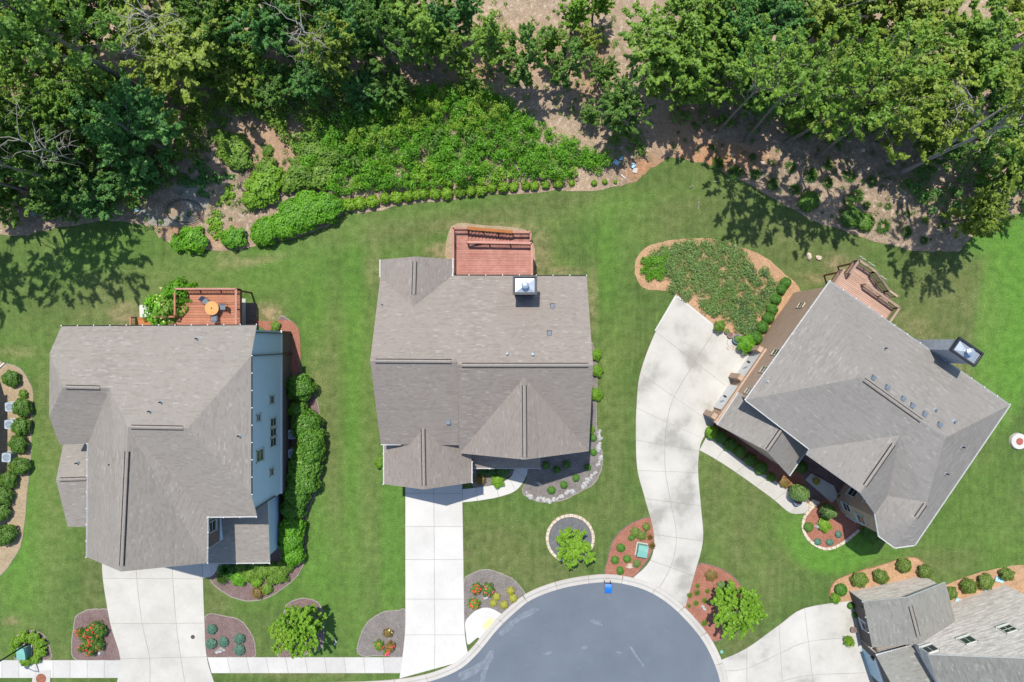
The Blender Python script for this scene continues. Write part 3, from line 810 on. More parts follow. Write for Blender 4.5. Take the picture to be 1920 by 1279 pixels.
edging("stone_edging", [(1522, 951), (1512, 962), (1506, 975), (1505, 990), (1511, 1005), (1523, 1018), (1540, 1027), (1556, 1028), (1575, 1020), (1592, 1008), (1610, 993)], "curved pale block edging round the red mulch bed", False, M["stone_edge"], 0.42)
def long_rock(pts, h, label, m):
    P = [W(*p) for p in pts]; c = sum(P, Vector()) / len(P)
    mb = MB(); n = len(P)
    lo = [(p.x, p.y, 0.02) for p in P]; top = []
    for i, p in enumerate(P):
        q = c.lerp(p, 0.55); top.append((q.x, q.y, h * (0.8 + 0.3 * ((i * 7) % 3) / 2)))
    mb.add(lo + top, [(i, (i + 1) % n, n + (i + 1) % n, n + i) for i in range(n)] + [tuple(range(n, 2 * n))])
    o = mb.build("boulder", m, org=(c.x, c.y, 0)); tag(o, label, "boulder")
    if o.data.polygons[-1].normal.z < 0: o.data.flip_normals()
long_rock([(402, 1222), (410, 1216), (414, 1213), (424, 1219), (420, 1222), (404, 1225)], 0.35, "white triangular rock in the mulch among blue-green shrubs", M["rock"])
long_rock([(184, 1222), (190, 1218), (194, 1220), (193, 1227), (187, 1229)], 0.3, "small white rock beside the red rose bushes", M["rock"])
long_rock([(904, 1122), (908, 1116), (915, 1115), (920, 1117), (914, 1123), (906, 1124)], 0.3, "white rock below the pink flowering bush", M["rock"])
long_rock([(1003, 903), (1008, 900), (1016, 905), (1017, 910), (1011, 911)], 0.35, "pale boulder half in the shade of the middle house", M["rock"])
long_rock([(1172, 1064), (1178, 1056), (1186, 1057), (1188, 1064), (1180, 1067)], 0.3, "tan boulder next to the teal utility box", M["rock_tan"])
long_rock([(1313, 1136), (1319, 1134), (1325, 1141), (1323, 1147), (1317, 1143)], 0.3, "flat grey rock in the red mulch beside the lime tree", M["rock"])
long_rock([(1525, 988), (1532, 980), (1540, 981), (1541, 988), (1533, 992)], 0.35, "white rock in the block-edged bed", M["rock"])

# ------------------------------------------------------------ houses
def roof(root, faces, m, th=0.15, fascia=None):
    """roof skin of planar faces, with white fascia and soffit; returns a BVH for the walls"""
    fascia = fascia or M["white"]
    key = lambda p: (round(p.x, 3), round(p.y, 3), round(p.z, 3))
    mb = MB(); ed = {}
    VS = []; FS = []
    flat = []
    for f in faces:
        f = list(f); nn = Vector()
        for i in range(len(f)): nn += (f[i] - f[0]).cross(f[(i + 1) % len(f)] - f[0])
        nn.normalize()
        if len(f) > 3 and max(abs((p - f[0]).dot(nn)) for p in f) > 0.015:
            flat += [[f[i] for i in t] for t in tessellate_polygon([f])]
        else: flat.append(f)
    for f in flat:
        n = sum(((f[i] - f[0]).cross(f[i + 1] - f[0]) for i in range(1, len(f) - 1)), Vector())
        if n.z < 0: f = f[::-1]
        mb.add(f, [tuple(range(len(f)))])
        b = len(VS); VS += f; FS.append(tuple(range(b, b + len(f))))
        for i in range(len(f)):
            a, c = key(f[i]), key(f[(i + 1) % len(f)])
            if (c, a) in ed: ed.pop((c, a))
            else: ed[(a, c)] = (f[i], f[(i + 1) % len(f)])
    o = mb.build("roof", m, root)
    fb = MB(); dz = Vector((0, 0, -th))
    for a, b in ed.values():
        fb.quad(a, a + dz, b + dz, b)
    fb.build("fascia", fascia, root)
    sb = MB()
    for f in FS:
        pts = [VS[i] + dz * 0.9 for i in f][::-1]; sb.add(pts, [tuple(range(len(pts)))])
    sb.build("soffit", M["white"], root)
    return BVHTree.FromPolygons(VS, FS), o, list(ed.values())

def hit(bvh, x, y, default):
    r = bvh.ray_cast(Vector((x, y, 60)), Vector((0, 0, -1)))
    return r[0].z if r[0] is not None else default

def wall(root, a, b, bvh, m, z0=0.0, top=None, step=0.25, name="wall", th=0.12, under=0.14, default=4.0):
    """wall from a to b whose top follows the roof above it; outside is to the right of a->b"""
    a = Vector((a[0], a[1])); b = Vector((b[0], b[1])); d = b - a; n = max(1, int(d.length / step))
    nr = Vector((d.y, -d.x)).normalized() * th
    o = []; i_ = []
    for k in range(n + 1):
        p = a + d * k / n
        pm = a + d * min(max(k / n, 0.003), 0.997)
        z = top if top is not None else hit(bvh, pm.x, pm.y, default) - under
        o.append((p, max(z, z0 + 0.05)))
    mb = MB(); vs = []
    for p, z in o: vs += [(p.x, p.y, z0), (p.x, p.y, z)]
    for p, z in o: vs += [(p.x - nr.x, p.y - nr.y, z0), (p.x - nr.x, p.y - nr.y, z)]
    m2 = 2 * (n + 1); fs = []
    for k in range(n):
        i = 2 * k
        fs += [(i, i + 2, i + 3, i + 1), (m2 + i + 2, m2 + i, m2 + i + 1, m2 + i + 3), (i + 1, i + 3, m2 + i + 3, m2 + i + 1)]
    mb.add(vs, fs)
    return mb.build(name, m, root)

def walls(root, poly, bvh, m, z0=0.0, **kw):
    n = len(poly)
    if sum(poly[i][0] * poly[(i + 1) % n][1] - poly[(i + 1) % n][0] * poly[i][1] for i in range(n)) < 0: poly = poly[::-1]
    return [wall(root, poly[i], poly[(i + 1) % n], bvh, m, z0, **kw) for i in range(n)]

def window(root, c, n, w, h, panes=(1, 2), frame=0.07, proud=0.05, m=None, sill=True):
    """framed window on a wall: c centre, n outward normal (horizontal)"""
    n = Vector((n[0], n[1], 0)).normalized(); t = Vector((-n.y, n.x, 0)); c = Vector(c)
    rz = math.atan2(n.y, n.x)
    mb = MB()
    fr = MB()
    for s in (-1, 1):
        fr.box(c + t * s * (w / 2) + n * proud / 2, (proud + 0.06, frame, h + frame), rz)
        fr.box(c + Vector((0, 0, s * h / 2)) + n * proud / 2, (proud + 0.06, w + frame, frame), rz)
    for i in range(1, panes[1]): fr.box(c + Vector((0, 0, -h / 2 + h * i / panes[1])) + n * proud / 2, (proud, w, 0.045), rz)
    for i in range(1, panes[0]): fr.box(c + t * (-w / 2 + w * i / panes[0]) + n * proud / 2, (proud, 0.045, h), rz)
    wo = fr.build("window", m or M["shutter_white"], root)
    for i in range(panes[0]):
        for j in range(panes[1]):
            pb = MB(); pb.box(c + t * (-w / 2 + w * (i + .5) / panes[0]) + Vector((0, 0, -h / 2 + h * (j + .5) / panes[1])) + n * 0.015, (0.02, w / panes[0] - 0.045, h / panes[1] - 0.045), rz)
            pb.build("pane", M["glass"], wo)
    if sill:
        sb = MB(); sb.box(c + Vector((0, 0, -h / 2 - 0.06)) + n * 0.06, (0.16, w + 0.2, 0.07), rz); sb.build("sill", m or M["shutter_white"], wo)
    return wo

def gutter(root, a, b, m=None, r=0.075, out=None, clips=True):
    """open gutter along an eave, with hanger clips"""
    a = Vector(a); b = Vector(b); d = (b - a).normalized(); o = out if out is not None else Vector((d.y, -d.x, 0))
    off = o * 0.07 + Vector((0, 0, -0.08))
    mb = MB(); 
    for s, hgt in ((0.0, 0.02), (0.12, 0.0)):
        pass
    q = [(0.0, 0.0), (0.02, -0.1), (0.07, -0.1), (0.078, 0.015), (0.066, 0.015), (0.058, -0.085), (0.03, -0.085), (0.012, 0.0)]
    A = [a + o * x + Vector((0, 0, z)) for x, z in q]; B = [b + o * x + Vector((0, 0, z)) for x, z in q]; n = len(q)
    mb.add(A + B, [(i, (i + 1) % n, n + (i + 1) % n, n + i) for i in range(n)] + [tuple(range(n)), tuple(range(2 * n - 1, n - 1, -1))])
    g = mb.build("gutter", m or M["white"], root)
    if clips:
        L = (b - a).length; k = max(2, int(L / 1.25))
        for i in range(k + 1):
            p = a + (b - a) * (i / k)
            cb = MB(); cb.box(p + o * 0.07 + Vector((0, 0, 0.025)), (0.1, 0.06, 0.02), math.atan2(o.y, o.x)); cb.build("gutter_clip", M["white"], g)
    return g

def ridge_vent(root, a, b, nrm=None, w=0.26):
    """raised shingle-over vent along a ridge with open slots at its edges"""
    a = Vector(a); b = Vector(b); d = (b - a).normalized(); s = Vector((-d.y, d.x, 0)).normalized()
    up = Vector((0, 0, 1)); mb = MB()
    P = [(-w / 2, -0.09), (-w / 2 + 0.02, -0.01), (0, 0.06), (w / 2 - 0.02, -0.01), (w / 2, -0.09)]
    A = [a + s * x + up * z for x, z in P]; B = [b + s * x + up * z for x, z in P]
    mb.add(A + B, [(i, i + 1, 6 + i, 5 + i) for i in range(4)] + [(0, 1, 2, 3, 4), (9, 8, 7, 6, 5)])
    rv = mb.build("ridge_vent", M["ridge"], root)
    for sg in (-1, 1):
        sb = MB(); sb.beam(a + s * sg * (w / 2 + 0.03) + up * -0.07, b + s * sg * (w / 2 + 0.03) + up * -0.08, 0.05, 0.12); sb.build("vent_slot", M["slot"], rv)

def pipe_vent(root, p, h=0.4, r=0.06, m=None, flash=True):
    mb = MB(); mb.lathe(p - Vector((0, 0, 0.2)), [(r, 0), (r, h + 0.2), (r * 0.7, h + 0.2), (r * 0.7, h + 0.1)], 10)
    v = mb.build("roof_vent", m or M["dark_metal"], root, smooth=False)
    if flash:
        fb = MB(); fb.lathe(p - Vector((0, 0, 0.1)), [(r * 2.6, 0), (r * 2.4, 0.12), (r * 1.1, 0.22)], 10); fb.build("flashing", M["metal"], v)
    return v

def box_vent(root, p, d, m=None):
    """hooded box vent; d = downslope direction (horizontal)"""
    rz = math.atan2(d[1], d[0]); mb = MB()
    Rm = Matrix.Rotation(rz, 3, 'Z')
    vs = [Vector(v) for v in ((-.22, -.2, -.1), (.25, -.2, -.25), (.25, .2, -.25), (-.22, .2, -.1), (-.18, -.17, .12), (.2, -.17, .15), (.2, .17, .15), (-.18, .17, .12))]
    mb.add([p + Rm @ v for v in vs], [(3, 2, 1, 0), (4, 5, 6, 7), (0, 1, 5, 4), (1, 2, 6, 5), (2, 3, 7, 6), (3, 0, 4, 7)])
    v = mb.build("box_vent", m or M["vent_blue"], root)
    fb = MB(); fb.box(p + Vector((0, 0, 0.15)), (0.34, 0.30, 0.03), rz); fb.build("hood", M["vent_blue"], v)

def downspout(root, x, y, z0, z1, m):
    mb = MB(); mb.box((x, y, (z0 + z1) / 2), (0.09, 0.09, z1 - z0)); mb.build("downspout", m, root)

def chimney(root, c, size, z0, z1, rz, wallm, capm):
    mb = MB(); mb.box((c[0], c[1], (z0 + z1) / 2), (size[0], size[1], z1 - z0), rz); ch = mb.build("chimney", wallm, root)
    cb = MB(); Rm = Matrix.Rotation(rz, 3, 'Z')
    o = Vector((c[0], c[1], z1))
    for s in (-1, 1):
        cb.box(o + Rm @ Vector((s * (size[0] / 2 + 0.07), 0, 0.06)), (0.14, size[1] + 0.28, 0.30), rz)
        cb.box(o + Rm @ Vector((0, s * (size[1] / 2 + 0.07), 0.06)), (size[0] + 0.0, 0.14, 0.30), rz)
    cb.build("chimney_rim", M["dark_metal"], ch)
    pb = MB(); hx, hy = size[0] / 2 - 0.06, size[1] / 2 - 0.06
    base = [o + Rm @ Vector(v) for v in ((-hx, -hy, 0.02), (hx, -hy, 0.02), (hx, hy, 0.02), (-hx, hy, 0.02))]
    ap = o + Rm @ Vector((0, 0, 0.14))
    pb.add(base + [ap], [(0, 1, 4), (1, 2, 4), (2, 3, 4), (3, 0, 4)]); pb.build("chase_cover", M["metal"], ch)
    fb = MB(); fb.lathe(o, [(0.2, 0), (0.2, 0.45), (0.3, 0.5), (0.3, 0.58), (0.12, 0.66), (0.02, 0.67)], 18); fb.build("flue_cap", M["metal"], ch)
    return ch

# ---- left house
def house_left():
    root = thing("house", W(330, 830), "grey-brown shingled house with pale siding tinted shade-blue and two clipped gables", "house")
    A = W(115, 612, 9.35); B = W(481, 610, 9.35)
    Rm1 = W(240, 801, 12.2); Rm2 = W(352, 803, 12.2)
    bp = (A, B, (Rm1 + Rm2) / 2)
    F1 = onplane(471, 667, *bp); V1 = onplane(206, 728, *bp); Wr1 = onplane(118, 726, *bp); WF1 = onplane(93, 662, *bp)
    Rm1 = onplane(240, 801, *bp); Rm2 = onplane(352, 803, *bp)
    H = W(481, 968, 9.35); sp = (Rm1, Rm2, H)
    F2 = onplane(471, 927, *sp)
    Rg = W(227, 1072, Rm1.z); GL = W(163, 1045, 8.5); gw = (Rm1, Rg, GL)
    WS2 = onplane(165, 832, *gw); wsp = (Wr1, V1, WS2)
    WS1 = onplane(112, 834, *wsp); WF2 = onplane(92, 781, *wsp)
    GR = W(388, 1056, 8.5); G = W(389, 969, 9.0)
    faces = [[A, B, F1, Rm2, Rm1, V1, Wr1, WF1], [F1, F2, Rm2], [WF1, Wr1, WF2], [Wr1, V1, WS2, WS1, WF2],
             [V1, Rm1, Rg, GL, WS2], [Rm1, Rg, GR], [Rm1, GR, G], [Rm1, Rm2, G], [Rm2, F2, H], [Rm2, H, G]]
    faces[3] = [Wr1, V1, WS2, WS1, WF2]
    # small bay roof on the west and porch roof on the front
    a, b = W(119, 830, 5.3), W(163, 830, 5.3); c, d = W(105, 900, 6.4), W(165, 898, 6.4); e, f = W(127, 988, 5.0), W(166, 988, 5.0)
    p1, p2, p3, p4 = W(382, 935, 5.5), W(502, 935, 5.5), W(506, 1055, 4.2), W(382, 1056, 4.2)
    bvh, ro, ed = roof(root, faces, M["roof_brown"])
    bv2, _, _ = roof(root, [[a, b, d, c], [c, d, f, e], ], M["roof_brown"])
    bv3, _, _ = roof(root, [[p1, p2, p3, p4]], M["roof_brown"])
    EX = -20.75
    fp = [(-35.7, .9), (EX, .9), (EX, -13.65), (-25.1, -13.65), (-25.1, -17.2), (-33.9, -17.2), (-33.9, -8.1), (-35.7, -8.1)]
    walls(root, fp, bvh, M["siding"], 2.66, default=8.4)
    big = [(x + (0.06 if x > -25 else -0.06), y) for x, y in fp]
    for w_ in walls(root, big, bvh, M["brick_dark"], 0.0, top=2.66, th=0.25, name="brick_base"): pass
    mb = MB(); mb.beam((EX + 0.05, 0.95, 2.70), (EX + 0.05, -13.7, 2.70), 0.12, 0.2); mb.build("trim_band", M["white"], root)
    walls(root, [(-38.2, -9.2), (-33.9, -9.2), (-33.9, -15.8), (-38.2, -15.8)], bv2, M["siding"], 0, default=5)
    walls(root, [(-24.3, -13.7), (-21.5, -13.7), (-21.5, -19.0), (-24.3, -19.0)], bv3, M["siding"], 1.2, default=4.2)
    walls(root, [(-24.35, -13.7), (-21.45, -13.7), (-21.45, -19.05), (-24.35, -19.05)], bv3, M["brick_dark"], 0.0, top=1.2, name="brick_base")
    # windows of the east wall (positions measured on the wall)
    def on_wall(px, py):
        k = EX / ((px - 960) * MPP); return Vector((EX, (639.5 - py) * MPP * k, CAM_H * (1 - k)))
    for x0, y0, x1, y1 in ((505, 742, 513, 757), (480, 777, 487, 790), (506, 784, 517, 799), (506, 803, 517, 818), (506, 821, 517, 837), (480, 843, 493, 865), (505, 878, 512, 892)):
        p = on_wall(x0, (y0 + y1) / 2); q = on_wall(x1, (y0 + y1) / 2); c_ = (p + q) / 2
        wy = abs(on_wall((x0 + x1) / 2, y0).y - on_wall((x0 + x1) / 2, y1).y)
        window(root, (EX, c_.y, c_.z), (1, 0), wy, abs(p.z - q.z), (1, 2))
    for y_ in (-14.35, -15.5):
        window(root, (-25.1, y_, 6.9), (1, 0), 0.9, 1.3, (1, 2))
    mb = MB(); mb.quad(Vector((-25.08, -13.7, 5.4)), Vector((-25.08, -17.15, 5.4)), Vector((-25.08, -17.15, 8.3)), Vector((-25.08, -13.7, 8.3))); mb.build("brick_panel", M["brick_dark"], root)
    # garage door on the front
    for i in range(4):
        mb = MB(); mb.box((-29.5, -17.25, 0.35 + i * 0.62), (5.2, 0.08, 0.6)); mb.build("garage_door_panel", M["white"], root)
    gutter(root, A, B, M["gutter_dark"], out=Vector((0, 1, 0))); gutter(root, F1, F2, M["gutter_dark"], out=Vector((1, 0, 0)))
    gutter(root, G + Vector((0, 0, .02)), H, None, out=Vector((0, -1, 0))); gutter(root, G, GR, None, out=Vector((1, 0, 0)))
    gutter(root, WS2, GL, None, out=Vector((-1, 0, 0)), clips=True); gutter(root, p4, p3, None, out=Vector((0, -1, 0)))
    gutter(root, b, f, None, out=Vector((1, 0, 0)), clips=False)
    ridge_vent(root, onplane(123, 726, *bp) , onplane(187, 727.5, *bp)); ridge_vent(root, Rm1.lerp(Rm2, 0.05), Rm1.lerp(Rm2, 0.92))
    ridge_vent(root, Rm1.lerp(Rg, 0.17), Rm1.lerp(Rg, 0.96)); ridge_vent(root, c.lerp(d, 0.12), c.lerp(d, 0.95))
    for px, py in ((370, 635), (303, 754), (282, 771)): pipe_vent(root, onplane(px, py, *bp))
    pipe_vent(root, onplane(449, 817, F1, F2, Rm2)); pipe_vent(root, onplane(209, 870, *gw)); pipe_vent(root, W(146, 868, 5.95))
    downspout(root, EX + 0.12, F1.y, 0, 10.0, M["gutter_dark"]); downspout(root, EX + 0.12, -13.5, 4.5, 9.2, M["gutter_dark"]); downspout(root, EX + 0.1, 0.7, 0, 9.2, M["gutter_dark"])
house_left()

# ---- middle house
def house_middle():
    root = thing("house", W(900, 690), "taupe shingled house with a metal chimney and a white driveway", "house")
    e = 7.6
    BL = W(712, 520, e); BR = W(1100, 518, e); RL1 = W(694, 677, 11.6); bp = (BL, BR, RL1)
    RL2 = onplane(858, 678, *bp); RR1 = onplane(858, 685, *bp); RR2 = onplane(1112, 685, *bp)
    FLl = W(714, 833, e); slp = (RL1, RL2, FLl); FLr = onplane(860, 835, *slp)
    FRr = W(1104, 846, 7.5); srp = (RR1, RR2, FRr); FRl = onplane(862, 850, *srp)
    GA = onplane(983, 707, *srp); GP = W(984, 862, GA.z)
    # back gable
    bgR = onplane(775, 575, *bp); bgP = W(778, 481, bgR.z); bl0 = W(713, 487, e); br0 = W(848, 486, e)
    bvl = onplane(713, 520, *bp); bvr = onplane(848, 517, *bp)
    faces = [[bvl, bgR, bvr, BR, RR2, RR1, RL2, RL1], [RL1, RL2, FLr, FLl], [RR1, RR2, FRr, GA], [RR1, GA, FRl], [GA, GP, FRl], [GA, FRr, GP],
             [bgP, bgR, bvl, bl0], [bgP, br0, bvr, bgR], [RL2, RR1, FRl, FLr]]
    bvh, ro, ed = roof(root, faces, M["roof_taupe"])
    # garage gable
    gA = onplane(793, 784, *slp); gP = W(795, 918, 8.45); gEl = W(720, 908, 5.9); gEl2 = W(720, 822, 5.9); gEr = W(884, 905, 5.9); gEr2 = W(884, 826, 5.9)
    gA2 = W(793, 770, 8.45)
    bv2, _, _ = roof(root, [[gA2, gP, gEl, gEl2], [gA2, gEr2, gEr, gP]], M["roof_taupe"])
    q = [W(884, 828, 4.7), W(1013, 828, 4.7), W(1013, 877.5, 4.0), W(886, 877.5, 4.0)]
    bv3, _, _ = roof(root, [q], M["roof_taupe"])
    xl, xr = RL1.x + 0.35, BR.x - 0.35
    fp = [(xl, bl0.y - 0.45), (br0.x - 0.3, bl0.y - 0.45), (br0.x - 0.3, BL.y - 0.4), (xr, BL.y - 0.4), (xr, GP.y + 0.35), (FRl.x + 0.3, GP.y + 0.35), (FRl.x + 0.3, FLl.y + 0.35), (xl, FLl.y + 0.35)]
    walls(root, fp, bvh, M["brick_tan"], 0, default=7.3)
    gx0, gx1 = gEl.x + 0.3, gEr.x - 0.3
    walls(root, [(gx0, FLl.y + 0.3), (gx1, FLl.y + 0.3), (gx1, gP.y + 0.4), (gx0, gP.y + 0.4)], bv2, M["brick_tan"], 0, default=5.6)
    for i in range(4):
        mb = MB(); mb.box((-7.35, gP.y + 0.36, 0.35 + i * 0.62), (4.9, 0.1, 0.6)); mb.build("garage_door_panel", M["white"], root)
    for x in (q[3].x + 0.3, q[3].x + 2.3, q[2].x - 0.3):
        mb = MB(); mb.box((x, q[2].y + 0.25, 1.95), (0.22, 0.22, 3.9)); mb.build("porch_post", M["white"], root)
    window(root, (3.6, GP.y + 0.35, 1.9), (0, -1), 1.8, 1.6, (2, 2)); window(root, (3.6, GP.y + 0.35, 5.4), (0, -1), 1.8, 1.5, (2, 2))
    window(root, (-1.4, GP.y + 0.35, 6.0), (0, -1), 1.2, 1.3, (1, 2)); window(root, (xr, -2.0, 5.5), (1, 0), 1.0, 1.4, (1, 2)); window(root, (-5, BL.y - 0.4, 5.6), (0, 1), 1.2, 1.5, (1, 2))
    mb = MB(); mb.box((-0.6, GP.y + 0.32, 1.1), (1.05, 0.1, 2.2)); mb.build("front_door", M["deck_dark"], root)
    gutter(root, bvr, BR, M["gutter_dark"], out=Vector((0, 1, 0))); gutter(root, bvr, br0, None, out=Vector((1, 0, 0)))
    gutter(root, bvl, bl0, None, out=Vector((-1, 0, 0)), clips=False)
    gutter(root, gEr2.lerp(gEr, 0.5), gEr, None, out=Vector((1, 0, 0))); gutter(root, gEl2, gEl, None, out=Vector((-1, 0, 0)))
    gutter(root, q[3], q[2], None, out=Vector((0, -1, 0))); gutter(root, FLl, W(752, 833, e), None, out=Vector((0, -1, 0)), clips=False)
    ridge_vent(root, RL1.lerp(RL2, 0.06), RL1.lerp(RL2, 0.93)); ridge_vent(root, RR1.lerp(RR2, 0.03), RR1.lerp(RR2, 0.965))
    ridge_vent(root, bgP.lerp(bgR, 0.1), bgP.lerp(bgR, 0.76)); ridge_vent(root, GA.lerp(GP, 0.1), GA.lerp(GP, 0.97))
    ridge_vent(root, W(793, 801, 8.45), gA2.lerp(gP, 0.95))
    pipe_vent(root, onplane(717, 571, *bp), 0.25, 0.05); pipe_vent(root, onplane(951, 663, *bp), 0.4, 0.07, M["metal"]); pipe_vent(root, onplane(999, 664, *bp), 0.4, 0.07, M["metal"])
    box_vent(root, onplane(1036, 574, *bp), (0, 1), M["dark_metal"]); box_vent(root, onplane(1030, 625, *bp), (0, 1), M["dark_metal"]); box_vent(root, onplane(841, 791, *slp), (0, -1))
    chimney(root, (1.0, 4.32), (1.62, 1.2), 0.0, 11.1, 0.0, M["dark_metal"], M["metal"])
    downspout(root, xr + 0.1, FRr.y + 0.5, 0, 7.3, M["white"]); downspout(root, gx1 + 0.1, gP.y + 0.6, 0, 5.6, M["white"]); downspout(root, xl - 0.1, BL.y - 0.6, 0, 7.3, M["white"])
house_middle()

# ---- right house (turned about 34 degrees)
U3 = Vector((0.8237, -0.567, 0)); V3 = Vector((-0.567, -0.8237, 0))
H3 = {}
def house_right():
    root = thing("house", W(1600, 760), "grey hip-roofed house set at an angle with a tan brick garage side", "house")
    e = 7.4; rz = math.atan2(U3.y, U3.x)
    T = W(1556, 528, e); Rr = W(1893, 760, e); C = W(1398, 750, e)
    P1 = W(1614, 708, 10.4); ne = (T, Rr, P1); P2 = onplane(1772, 821, *ne)
    sw = (P1, P2, C)
    Q = W(1715, 1022, e); E3 = W(1678, 1027, e); E2 = W(1648, 1005, e); E1 = W(1641, 964, e)
    se = (Rr, Q, P2)
    W1 = onplane(1738, 942, *se)
    W2 = W1 + V3 * 1.7
    Vr = W(1664, 930, e + 0.25)
    M1 = onplane(1688, 816, *sw)
    Gl = onplane(1518, 842, *sw)
    GLf = W(1512, 853, Gl.z); M2 = M1 + V3 * 5.6
    GRf = E1
    faces = [[T, Rr, P2, P1], [T, P1, C], [Rr, Q, W2, W1, P2], [P1, P2, M1, Gl, C], [P2, W1, Vr, M1], [M1, M2, GLf, Gl], [M1, Vr, E1, M2], [Vr, W1, W2, E1], [E1, W2, E2], [E2, W2, E3], [E3, W2, Q]]
    bvh, ro, ed = roof(root, faces, M["roof_grey"])
    # garage wing, lower
    g = 4.5
    a = W(1345, 797, g); b = W(1385, 736, g); c = W(1480, 892, g); d = W(1522, 830, g)
    pk = W(1438, 846, 7.0); pb = pk - V3 * 3.6
    bv2, _, _ = roof(root, [[b, a, pk, pb], [pb, pk, c, d]], M["roof_grey"])
    def uv(u, v): 
        p = T + U3 * u + V3 * v; return (p.x, p.y)
    def UV(p): q = p - T; return q.dot(U3), q.dot(V3)
    ur, _ = UV(Rr); uc, vc = UV(C); uq, vq = UV(Q); u1, v1 = UV(E1); u2, v2 = UV(E2); u3, v3 = UV(E3); ul, vl = UV(GLf)
    fp = [uv(0.25, 0.3), uv(ur - 0.3, 0.3), uv(uq - 0.3, vq - 0.2), uv(u3 - 0.1, v3 - 0.4), uv(u2 + 0.1, v2 - 0.4), uv(u1 + 0.35, v1 + 0.2), uv(u1 + 0.35, vc - 0.6), uv(ul + 0.3, vc - 0.6), uv(0.25, vc - 0.35)]
    walls(root, fp, bvh, M["brick_tan"], 0, default=7.2)
    ga, gc = UV(a), UV(c)
    g0, g1, gv = ga[0] + 0.3, gc[0] - 0.3, ga[1] - 0.4
    walls(root, [uv(g0, vc - 1.0), uv(g1, vc - 1.0), uv(g1, gv), uv(g0, gv)], bv2, M["brick_tan"], 0, default=4.3)
    H3.update(T=T, uv=uv, UV=UV, vc=vc, ur=ur, gv=gv, g0=g0)
    # brick pilasters and pent over the garage doors (north-west side)
    for v0 in (vc - 5.1, vc - 2.0, gv - 0.25):
        mb = MB(); p = uv(-0.02, v0); mb.box((p[0], p[1], 1.35), (0.62, 0.5, 2.7), rz); mb.build("brick_pilaster", M["brick_tan"], root)
    mb = MB(); p = uv(0.2, (vc - 5.1 + gv) / 2); mb.box((p[0], p[1], 2.85), (0.22, gv - vc + 5.6, 0.45), rz); mb.build("brick_header", M["brick_tan"], root)
    for v0 in (vc - 3.55, vc + 0.05):
        for i in range(4):
            mb = MB(); p = uv(0.2, v0); mb.box((p[0], p[1], 0.33 + i * 0.6), (0.12, 2.6, 0.57), rz); mb.build("garage_door_panel", M["white"], root)
    for v0 in (vc - 3.55, vc + 0.2):
        mb = MB(); p = uv(-0.32, v0); mb.box((p[0], p[1], 2.62), (0.22, 0.16, 0.34), rz); mb.build("wall_lantern", M["dark_metal"], root)
    nw = -U3
    for v0, z, w, h in ((2.0, 4.0, 0.55, 1.1), (7.0, 5.6, 0.6, 1.3), (8.8, 5.6, 0.6, 1.3), (11.0, 5.4, 0.6, 1.2)):
        p = uv(0.25, v0); window(root, (p[0], p[1], z), nw, w, h, (1, 2), m=M["stone_edge"], sill=False)
    # front: recessed entry, stone ledge, wing windows
    p = uv((ul + u1) / 2, vc - 0.62); window(root, (p[0], p[1], 5.4), V3, 2.4, 1.2, (3, 1)); 
    mb = MB(); p = uv(ul + 2.0, vc - 0.6); mb.box((p[0], p[1], 1.15), (1.2, 0.14, 2.3), rz); mb.build("front_door", M["deck_dark"], root)
    mb = MB(); p = uv((ul + u1) / 2 + 0.3, vc - 0.55); mb.box((p[0], p[1], 3.2), (u1 - ul, 0.2, 0.18), rz); mb.build("stone_ledge", M["stone_edge"], root)
    wv = Vector(uv(u2 + 0.1, v2 - 0.4)).to_3d(); wq = Vector(uv(u3 - 0.1, v3 - 0.4)).to_3d()
    window(root, (wv.lerp(wq, 0.5).x, wv.lerp(wq, 0.5).y, 1.8), V3, 1.0, 1.4, (1, 2))
    w1 = Vector(uv(u1 + 0.35, v1 + 0.2)).to_3d()
    dd = (wv - w1); nn = Vector((-dd.y, dd.x, 0)).normalized()
    if nn.dot(-U3) < 0: nn = -nn
    for t_, z_ in ((0.3, 2.0), (0.75, 4.2)):
        pp = w1.lerp(wv, t_); window(root, (pp.x, pp.y, z_), nn, 0.8, 1.3, (1, 2))
    for v0, z_ in ((vc + 0.6, 2.1), (vc + 0.6, 5.0)):
        p = uv(u1 + 0.35, v0); window(root, (p[0], p[1], z_), -U3, 1.0, 1.4, (1, 2))
    mb = MB(); p = uv((u1 + u2) / 2, v1); 
    gutter(root, T, Rr, None, out=-V3); gutter(root, T, C, None, out=-U3); gutter(root, Rr, Q, None, out=U3, clips=False); gutter(root, a, b, None, out=-U3, clips=False)
    gutter(root, c, d, None, out=U3, clips=False); gutter(root, C, Gl, None, out=V3, clips=False)
    for s, t_ in ((E1, E2), (E2, E3), (E3, Q)):
        dd = (t_ - s).normalized(); gutter(root, s, t_, None, out=Vector((dd.y, -dd.x, 0)) if Vector((dd.y, -dd.x, 0)).dot(V3) > 0 or s is E1 and Vector((dd.y, -dd.x, 0)).dot(-U3) > 0 else Vector((-dd.y, dd.x, 0)), clips=False)
    ridge_vent(root, P1.lerp(P2, 0.04), P1.lerp(P2, 0.72)); ridge_vent(root, M1 + V3 * 0.9, M1 + V3 * 4.9); ridge_vent(root, W1 + V3 * 0.2, W2 - V3 * 0.2); ridge_vent(root, pk - V3 * 3.0, pk - V3 * 0.1)
    for px, py in ((1637, 709), (1663, 727), (1693, 748), (1710, 761), (1733, 777), (1761, 797)): box_vent(root, onplane(px, py, *ne), -V3)
    for px, py in ((1753, 768), (1788, 790)): pipe_vent(root, onplane(px, py, *ne), 0.5, 0.07, M["metal"])
